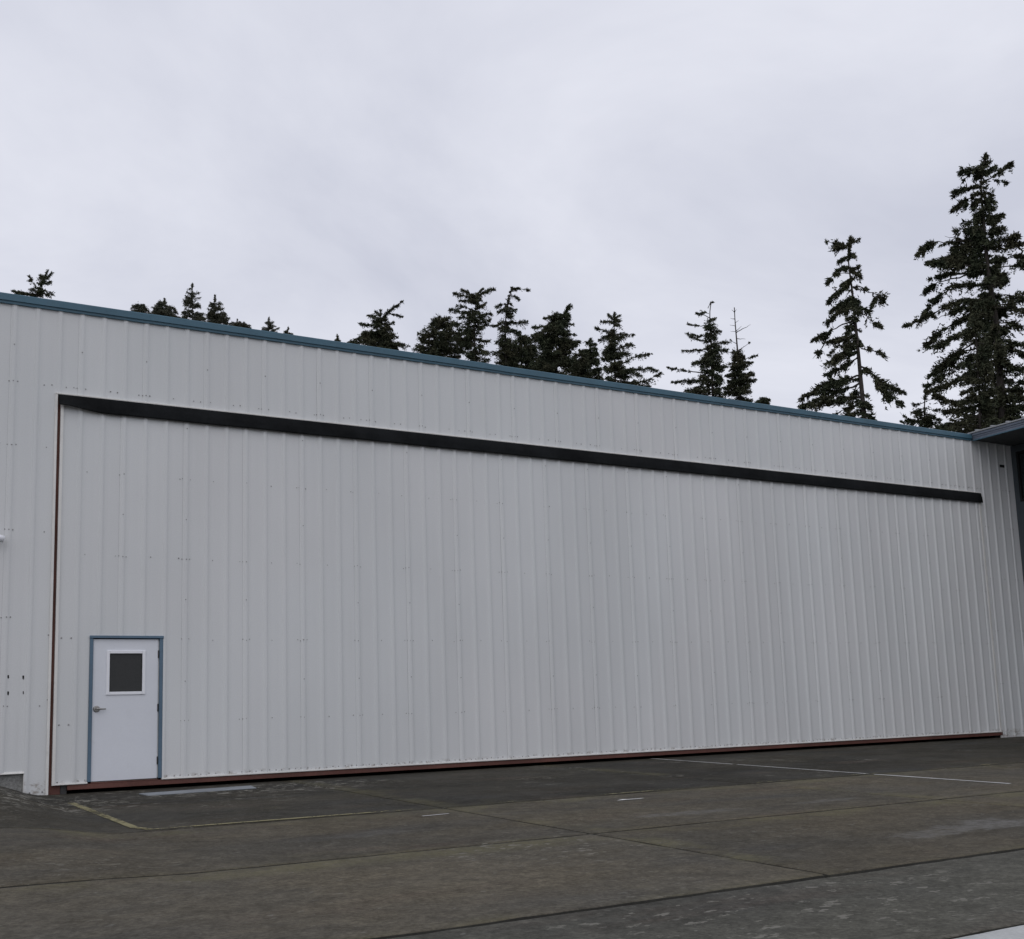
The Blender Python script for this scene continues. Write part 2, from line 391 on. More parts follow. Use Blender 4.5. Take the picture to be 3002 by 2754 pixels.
def flat(name, poly, mat, label, cat, dz=.006):
    me = bpy.data.meshes.new(name); me.from_pydata([(x, y, gz(x, y)+dz) for x, y in poly], [], [tuple(range(len(poly)))]); me.update()
    return tag(put(name, me, mat), label, cat)
flat('white_paint_splash', [(5.83, -6.06), (5.90, -6.035), (6.18, -6.04), (6.27, -6.0), (6.12, -5.985), (6.03, -5.985), (5.99, -5.945), (5.93, -5.94), (5.96, -5.985), (5.90, -6.01)], M['white_line'], 'arrow shaped white paint splash alone on the middle of the apron', 'paint mark')
b = MB()
zp = lambda x, y: gz(x, y)
P = [(1.64, -.80), (1.68, -1.17), (3.18, -1.08), (3.24, -.62)]
b.add([(x, y, zp(x, y)+d) for d in (-.004, .012) for x, y in P], [(4,5,6,7),(0,4,7,3),(1,2,6,5),(0,1,5,4),(2,3,7,6)])
pl = b.build('ramp_plate', M['galv'])
tag(pl, 'long flat grey steel plate lying on the apron below the small entry door', 'metal plate')
mdp = pl.modifiers.new('soft', 'BEVEL'); mdp.width = .004; mdp.segments = 2

# ------------------------------------------------------------------ ribbed siding
RIB = ((-.050, 0), (-.036, -.0055), (-.021, -.0165), (-.014, -.0185), (.014, -.0185), (.021, -.0165), (.036, -.0055), (.050, 0))
def rib_y(x):
    d = x-round(x/S)*S
    return float(np.interp(d, [p[0] for p in RIB], [p[1] for p in RIB]))
def rib_profile(x0, x1, lap=True):
    """(x, y) outline of ribbed sheet between x0 and x1; ribs stand at every whole S; lapped left rib 2 mm proud"""
    pts = [(x0, rib_y(x0))]
    k = math.ceil((x0-.056)/S)
    first = True
    while k*S-.056 < x1:
        c = k*S
        for dx, y in RIB:
            if x0 < c+dx < x1: pts.append((c+dx, y))
        for dx in (.10, .152, .205):
            if x0 < c+dx < x1: pts.append((c+dx, 0))
        k += 1
    pts.append((x1, rib_y(x1)))
    return pts
def panel_mesh(name, rects, proud, seed):
    """one roll formed sheet; rects = list of (x0, x1, z0, z1) pieces of the same sheet"""
    vs, fs = [], []
    for (x0, x1, z0, z1) in rects:
        pr = rib_profile(x0, x1)
        nz = max(2, int((z1-z0)/.55)+1)
        o = len(vs); n = len(pr)
        for j in range(nz):
            z = z0+(z1-z0)*j/(nz-1)
            for (x, y) in pr:
                oil = .0022*mnoise.noise((x*2.2+seed*7.3, z*.9, seed))+.0012*mnoise.noise((x*6, z*2.3, seed+4))
                lap = -proud if x < rects[0][0]+.05 else 0
                vs.append((x, y+oil*(1 if abs(y) < .02 else .4)+lap, z))
        fs += [(o+j*n+i, o+j*n+i+1, o+(j+1)*n+i+1, o+(j+1)*n+i) for j in range(nz-1) for i in range(n-1)]
    me = bpy.data.meshes.new(name); me.from_pydata(vs, [], fs); me.update()
    me.polygons.foreach_set('use_smooth', [True]*len(fs))
    me.materials.append(M['siding'])
    return me
ZE, ZH, ZB = 6.945, 5.685, .13                    # eave, header, door bottom
XL, XR = .5925, 20.846                            # door opening
XC = 22.19                                        # inner corner with the neighbouring building

hangar = thing('hangar', 'long cream ribbed metal hangar with a blue eave trim', 'hangar', (10, 0, 0))
hangar.location = (0, 0, 0)
def panels(parent, name, k0, k1, rects_of, xa, xb):
    for k in range(k0, k1, 3):
        x0, x1 = max(xa, k*S-.054), min(xb, (k+3)*S-.055)
        if x1-x0 < .02: continue
        o = put(name, panel_mesh(name, rects_of(x0, x1), .0007+.0004*random.random(), k*1.37+len(name)), None, parent)
def upper(x0, x1):
    if x1 <= XL: 
        return [(x0, x1, .33, ZE)] if x0 < -.5 else [(x0, .283, .33, ZE), (.283, x1, .0, ZE)]
    if x0 < XL: return [(x0, .283, .33, ZE), (.283, XL-.028, 0, ZE), (XL-.028, x1, ZH, ZE)]
    if x0 > XR: return [(x0, x1, -.005, ZE)]
    if x1 > XR: return [(x0, XR+.012, ZH, ZE), (XR+.012, x1, -.005, ZE)]
    return [(x0, x1, ZH, ZE)]
panels(hangar, 'wall_panel', -9, 75, upper, -3.0, XC)

# structure behind the sheets
b = MB()
b.box(-3, XL-.03, .045, .25, .34, 6.9); b.box(XR+.02, 22.6, .045, .25, -.05, 6.9); b.box(XL-.03, XR+.02, .045, .25, 5.72, 6.9)
b.box(.30, XL-.03, .045, .25, -.1, .34)
b.build('front_wall_frame', M['dark'], hangar)
b = MB(); b.box(-3.2, 22.6, 17.8, 18, -.1, 7.0); b.box(-3.2, -3.0, .05, 17.8, -.1, 7.0); b.box(22.42, 22.6, .25, 17.8, -.1, 7.0)
b.build('rear_wall', M['siding'], hangar)
b = MB(); b.prism_x([(.02, 7.045), (9, 7.72), (18.2, 7.045), (18.2, 6.99), (9, 7.66), (.02, 6.99)], -3.3, 22.7)
for k in range(-10, 75, 1):
    b.prism_x([(.10, 7.055), (9, 7.722), (9, 7.745), (.10, 7.078)], k*S-.02, k*S+.02)
b.build('roof', M['roof'], hangar)
b = MB(); b.box(-3, .30, .03, .25, -.3, .30); b.build('foundation', M['found'], hangar)
b = MB(); b.box(XL, XL+.16, .035, .22, -.02, 5.66); b.build('door_jamb', M['red'], hangar)
b = MB(); b.box(20.82, 20.95, .14, .2, -.02, 5.6); b.build('door_jamb', M['dark'], hangar)  # dark material puts the shade of the door gap into the jamb's colour
b = MB(); b.box(-.1, 21.2, 2.6, 2.65, 0, 6.4); b.build('dark_interior_sheet', M['black'], hangar)  # black sheet stands in for the shade inside, seen under the door

# eave trim: two stepped folds, in lengths that lap
eave = [(.0, 6.925), (-.038, 6.925), (-.041, 6.962), (-.062, 6.964), (-.066, 7.055), (-.058, 7.066), (.10, 7.085), (.10, 7.06), (.0, 6.985)]
xs = [-3.2, 1.9, 8.0, 14.1, 20.73]
for i in range(4):
    d = .0025*(i % 2)
    b = MB(); b.prism_x([(y-d, z+d) for y, z in eave], xs[i]-.03, xs[i+1])
    b.build('eave_trim', M['blue'], hangar)
# header and jamb trims
b = MB(); b.prism_x([(.0, ZH-.012), (-.040, ZH-.012), (-.042, ZH+.004), (-.036, ZH+.010), (.0, ZH+.010)], XL-.035, XR+.015)
b.build('header_trim', M['trim'], hangar)
b = MB(); b.box(XL-.034, XL, -.036, .03, .005, ZH-.014); b.build('jamb_trim', M['trim'], hangar)
b = MB(); b.box(XR+.012, XR+.026, -.012, .03, -.02, ZH-.23)
b.build('jamb_trim', M['trim'], hangar)
b = MB(); b.prism_x([(.02, .315), (-.02, .308), (-.022, .315), (-.012, .335), (.0, .337)], -3, .285); b.box(.2755, .287, -.012, .03, .02, .318)
b.build('opening_trim', M['trim'], hangar)
b = MB(); b.box(.29, XL-.034, -.012, .01, -.022, .004); b.build('base_trim', M['trim'], hangar)
b = MB(); b.box(XR+.03, XC, -.012, .01, -.022, -.004)
b.build('base_trim', M['trim'], hangar)

# black rubber weather flap hung from the header, its left end curling up
b = MB(); nx = 150; prof = 9; vs, fs = [], []
for i in range(nx+1):
    x = XL+.012+(XR+.03-XL-.012)*(i/nx)**1.25
    curl = max(0, 1-(x-XL-.05)/.62); curl = curl*curl*(3-2*curl)
    tip = max(0, 1-(20.88-x)/.25)
    L_ = .228-.060*curl+.006*mnoise.noise((x*.8, 0, 0))+.003*mnoise.noise((x*3.3, 5, 0))
    wv = .010*mnoise.noise((x*.7, 3, 1))+.004*mnoise.noise((x*2.6, 3, 8))
    for j in range(prof):
        t = j/(prof-1)
        y = -.034-(.018+wv)*min(1, t*2)-.004*t-curl*.05*t*t
        vs.append((x+tip*(.018*t*t), y, ZH-.014-L_*t))
fs = [(i*prof+j, i*prof+j+1, (i+1)*prof+j+1, (i+1)*prof+j) for i in range(nx) for j in range(prof-1)]
b.add(vs, fs, True)
fl = b.build('weather_flap', M['rubber'], hangar)
md = fl.modifiers.new('thickness', 'SOLIDIFY'); md.thickness = .006; md.offset = 1

# small vent slot high on the right, leftover holes low on the left
b = MB(); b.box(21.715, 21.875, -.014, .012, 6.375, 6.44); b.box(21.73, 21.86, -.022, -.0145, 6.385, 6.43); b.build('vent_slot', M['black'], hangar)
for i, (x, z) in enumerate(((.05, 1.623), (.24, 1.616), (.055, 1.401), (.246, 1.406))):
    b = MB(); w, h = (.0105, .024) if i < 3 else (.006, .018)
    pts = [(x-w, z+h), (x+w, z+h), (x+w*1.05, z-h*.6), (x+w*.3, z-h-.008*(i > 0)), (x-w*.8, z-h*.7)]
    b.prism_y(pts, -.0045, .004); b.build('bolt_hole', M['black'], hangar)

# ------------------------------------------------------------------ sliding/lifting hangar door
door = thing('hangar_door', 'huge cream ribbed hangar door closed under a black rubber flap', 'hangar door')
DX0, DX1, DT = .672, 20.834, 5.60
EX0, EX1, EZ = 1.098, 2.118, 2.195                   # entry door opening
def drects(x0, x1):
    if x1 <= EX0 or x0 >= EX1: return [(x0, x1, ZB+.018, DT)]
    r = []
    if x0 < EX0: r.append((x0, EX0, ZB+.018, DT))
    r.append((max(x0, EX0), min(x1, EX1), EZ, DT))
    if x1 > EX1: r.append((EX1, x1, ZB+.018, DT))
    return r
panels(door, 'door_panel', 2, 69, drects, DX0, DX1)
b = MB(); b.box(XL+.06, EX0-.004, .06, .26, ZB, 5.58); b.box(EX1+.004, 20.795, .06, .26, ZB, 5.58); b.box(EX0-.004, EX1+.004, .06, .26, EZ+.004, 5.58)
b.build('door_core', M['dark'], door)
b = MB(); b.box(XL+.045, DX0+.004, -.030, .05, ZB-.004, DT); b.build('edge_trim', M['trim'], door)
b = MB(); b.box(DX1-.012, DX1+.001, -.02, .05, ZB+.02, DT); b.build('edge_trim', M['trim'], door)
b = MB()
for x0, x1 in ((DX0+.005, EX0+.003), (EX1-.003, 5.9), (5.896, 11.2), (11.196, 16.1), (16.096, DX1-.013)):
    d = .0015*((int(x0*7)) % 2)
    b.prism_x([(.03, ZB), (-.030-d, ZB-.004), (-.033-d, ZB+.003), (-.031-d, ZB+.017), (.03, ZB+.020)], x0, x1)
b.build('base_trim', M['trim'], door)
b = MB(); b.box(.84, 20.90, -.012, .20, .052, ZB-.006, .006); b.build('bottom_beam', M['red'], door)
b = MB(); b.box(XL+.165, .838, .03, .20, .0, ZB-.008); b.build('beam_foot', M['dark'], door)
b = MB(); b.box(EX0+.05, EX1-.05, -.016, .18, ZB-.004, ZB+.010); b.build('threshold', M['red'], door)

# ------------------------------------------------------------------ entry door
ent = thing('entry_door', 'small white entry door in a blue frame set in the hangar door', 'door', (0, 0, 0))
b = MB(); b.box(EX0+.002, 1.146, -.020, .058, .150, 2.158, .003); b.build('frame_jamb', M['blue2'], ent)
b = MB(); b.box(2.068, EX1-.002, -.020, .058, .150, 2.158, .003); b.build('frame_jamb', M['blue2'], ent)
b = MB(); b.box(EX0-.002, EX1+.004, -.034, .058, 2.160, 2.196, .003); b.build('frame_head', M['blue2'], ent)
b = MB(); b.box(2.0565, 2.0665, .016, .05, .16, 2.14); b.build('door_stop', M['trim'], ent)
lx0, lx1, lz0, lz1 = 1.1515, 2.052, .152, 2.146
wx0, wx1, wz0, wz1 = 1.372, 1.832, 1.392, 1.944           # glazed opening
b = MB(); Yf, Yb = .006, .050
b.box(lx0, wx0, Yf, Yb, lz0, lz1); b.box(wx1, lx1, Yf, Yb, lz0, lz1); b.box(wx0, wx1, Yf, Yb, lz0, wz0); b.box(wx0, wx1, Yf, Yb, wz1, lz1)
lf = b.build('door_leaf', M['leaf'], ent)
b = MB(); f_ = .040
def bead(x0, x1, z0, z1, horiz):
    b.box(x0, x1, Yf-.016, Yf+.004, z0, z1, .004)
bead(wx0-f_, wx0+.003, wz0-f_, wz1+f_, 0); bead(wx1-.003, wx1+f_, wz0-f_, wz1+f_, 0); bead(wx0+.004, wx1-.004, wz0-f_, wz0+.003, 1); bead(wx0+.004, wx1-.004, wz1-.003, wz1+f_, 1)
wf = b.build('window_frame', M['frame'], lf)
b = MB(); b.box(wx0+.002, wx1-.002, .022, .028, wz0+.002, wz1-.002); b.build('pane', M['glass'], lf)
b = MB(); hz, hx = 1.158, 1.208
b.tube([(hx, Yf, hz), (hx, Yf-.010, hz), (hx, Yf-.014, hz)], [.046, .045, .036], 24)
b.tube([(hx, Yf-.012, hz), (hx, Yf-.055, hz)], [.017, .015], 14)
b.tube([(hx-.004, Yf-.055, hz), (hx+.03, Yf-.058, hz), (hx+.08, Yf-.056, hz-.002), (hx+.118, Yf-.050, hz-.003)], [.014, .012, .0105, .009], 12)
b.build('lever_handle', M['nickel'], lf)
for z in (1.93, 1.155, .40):
    b = MB(); b.tube([(2.056, .002, z-.057), (2.056, .002, z+.057)], .008, 8); b.box(2.046, 2.066, .004, .0055, z-.05, z+.05); b.build('hinge', M['dark'], ent)
b = MB(); b.box(lx0, lx1, .0, .05, .137, .150); b.build('sill', M['dark'], ent)
b = MB(); b.box(EX0+.004, EX1-.004, .0585, .10, .14, EZ); b.build('backing', M['black'], ent)  # black sheet, shade of the gaps round the leaf given as colour

# ------------------------------------------------------------------ screws (too small to count singly: one piece of each thing)
def screw_cloud(pts, parent, name='screws'):
    vs, fs = [], []
    for (x, y, z, r) in pts:
        o = len(vs); n = 7
        for k in range(n):
            a = 2*math.pi*k/n; vs.append((x+r*math.cos(a), y-.002, z+r*math.sin(a)))
        for k in range(n):
            a = 2*math.pi*k/n; vs.append((x+r*.55*math.cos(a), y-.0065, z+r*.55*math.sin(a)))
        fs += [(o+k, o+(k+1) % n, o+n+(k+1) % n, o+n+k) for k in range(n)]+[tuple(range(o+n, o+2*n))]
    me = bpy.data.meshes.new(name); me.from_pydata(vs, [], fs); me.update()
    o = put(name, me, M['screw'], parent); return kind(o, 'stuff')
rnd = random.Random(3)
def jit(): return rnd.uniform(-.006, .006)
pts = []
for k in range(3, 69):
    x = k*S
    seam = (k % 3 == 2)
    for z in (4.57, 3.35, 2.145, .955):
        if x < 2.3 and z < 2.3: continue
        for dx in ((-.055, 0, .055) if seam else (.10 if k % 3 == 0 else .205,)):
            if rnd.random() < .72: pts.append((x+dx+jit(), -.0195 if dx == 0 else -.004, z+jit()*2, .006+.003*rnd.random()*(1.6 if rnd.random() < .2 else 1)))
    if seam:
        for z in (5.33, 3.95, 2.75, 1.54):
            if not (x < 2.3 and z < 2.3) and rnd.random() < .75: pts.append((x, -.0195, z+jit()*4, .009))
    if not EX0 < x < EX1:
        for dx in (-.06, .06, .16):
            if rnd.random() < .85 and not EX0-.02 < x+dx < EX1+.02: pts.append((x+dx+jit(), -.004, ZB+.045+jit(), .009))
for x, z in ((.71, .165), (.72, 2.16), (.715, .95), (.85, 2.16), (.84, .95)): pts.append((x, -.004, z, .012))
screw_cloud(pts, door)
pts = []
for k in range(-8, 73):
    x = k*S
    seam = (k % 3 == 0)
    inside = XL < x < XR
    rows = (5.80,) if inside else (5.80, 4.88, 3.66, 2.44, 1.22, .06)
    for z in rows:
        if z == .06 and x < .25: continue
        if z == .06 and x < XL: continue
        for dx in ((-.055, 0, .055) if seam else (.10, .205) if z == 5.80 else (.15,)):
            if rnd.random() < .85: pts.append((x+dx+jit(), -.0195 if dx == 0 else -.004, z+jit()*1.5, .0075+.003*rnd.random()))
    if seam: pts.append((x, -.0195, 6.33+jit()*3, .010))
for x, z in ((.36, .045), (.52, .05), (.57, 3.0), (.56, 1.3), (.55, 2.2)): pts.append((x, -.004, z, .011))
for k in range(64, 69): pts += [(k*S+.07, -.004, 5.79, .012), (k*S+.2, -.004, 5.785, .012)]
screw_cloud(pts, hangar)

# ------------------------------------------------------------------ wall fixture at the far left
fx = thing('wall_spotlight', 'white tubular wall spotlight pointing right and down at the left edge of the hangar', 'spotlight', (-.14, 0, 3.53))
b = MB(); b.tube([(-.20, -.10, .045), (-.10, -.11, .028), (.0, -.12, -.002), (.075, -.125, -.028)], [.040, .044, .047, .049], 20, caps=False); b.add([(-.2, -.10, .045)], []); hs = b.build('housing', M['frame'], fx)
sm = hs.modifiers.new('t', 'SOLIDIFY'); sm.thickness = .004
b = MB(); b.tube([(.055, -.124, -.020), (.062, -.1245, -.0235)], .044, 20); b.build('lens', M['dark'], fx)
b = MB(); b.tube([(-.215, -.10, .049), (-.20, -.10, .045)], .039, 20); b.tube([(-.14, -.105, .03), (-.15, -.05, -.01), (-.15, -.004, -.01)], .016, 10); b.box(-.19, -.11, -.012, -.001, -.07, .05, .004); b.build('bracket', M['frame'], fx)

# ------------------------------------------------------------------ neighbouring building on the right
nb = thing('neighbour_building', 'dark blue grey building with a deep eave meeting the hangar at a right angle', 'building', (0, 0, 0))
NX, FX = XC, 20.72
b = MB()
wy0, wy1, wza, wzb = -1.9, -.135, 5.54, 6.76
b.box(NX, NX+.2, wy1, .03, -.3, 6.93); b.box(NX, NX+.2, -11, wy0, -.3, 6.93); b.box(NX, NX+.2, wy0, wy1, -.3, wza); b.box(NX, NX+.2, wy0, wy1, wzb, 6.93)
b.box(NX+.2, 34, -11, -10.8, -.3, 6.93)
b.build('wall', M['nwall'], nb)
b = MB(); b.box(FX+.03, NX+.2, -11.4, -.045, 6.935, 6.965); b.build('soffit', M['soffit'], nb)
b = MB(); b.box(FX-.004, FX+.028, -11.4, -.07, 6.93, 7.075, .004); b.build('fascia', M['nfascia'], nb)
b = MB(); b.box(FX-.012, FX+.03, -11.4, -.071, 6.908, 6.929, .002); b.build('lower_trim', M['blue'], nb)
b = MB(); b.box(FX-.024, FX-.006, -11.4, -.072, 7.030, 7.085, .003); b.box(FX-.016, FX-.006, -11.4, -.072, 6.985, 7.000, .002); b.build('drip_edge', M['nfascia'], nb)
b = MB(); b.prism_y([(FX-.05, 7.090), (28, 7.66), (28, 7.70), (FX-.05, 7.118)], -11.4, .02)
for k in range(0, 28): b.prism_y([(FX-.055, 7.119), (28, 7.701), (28, 7.735), (FX-.055, 7.150)], -11.3+k*.41, -11.26+k*.41)
b.build('roof', M['roof'], nb)
wn = MB(); w_ = .05
wn.box(NX-.012, NX+.08, wy1-w_, wy1, wza, wzb); wn.box(NX-.012, NX+.08, wy0, wy0+w_, wza, wzb); wn.box(NX-.012, NX+.08, wy0+w_, wy1-w_, wzb-w_, wzb); wn.box(NX-.012, NX+.08, wy0+w_, wy1-w_, wza, wza+w_)
wfo = wn.build('window', M['black'], nb)
b = MB(); b.box(NX+.075, NX+.08, wy0+w_, wy1-w_, wza+w_, wzb-w_); b.build('pane', M['glass'], wfo)
n_ = 34
for k in range(n_):
    z = wza+w_+.01+k*(wzb-wza-2*w_-.02)/n_
    b = MB(); b.add([(NX+.03, wy0+w_+.01, z), (NX+.03, wy1-w_-.01, z), (NX+.055, wy1-w_-.01, z+.022), (NX+.055, wy0+w_+.01, z+.022)], [(0,1,2,3)]); 
    if k == 0: sl = MB()
    sl.add(b.v, b.f)
kind(sl.build('blind_slats', M['nwall'], wfo), 'stuff')

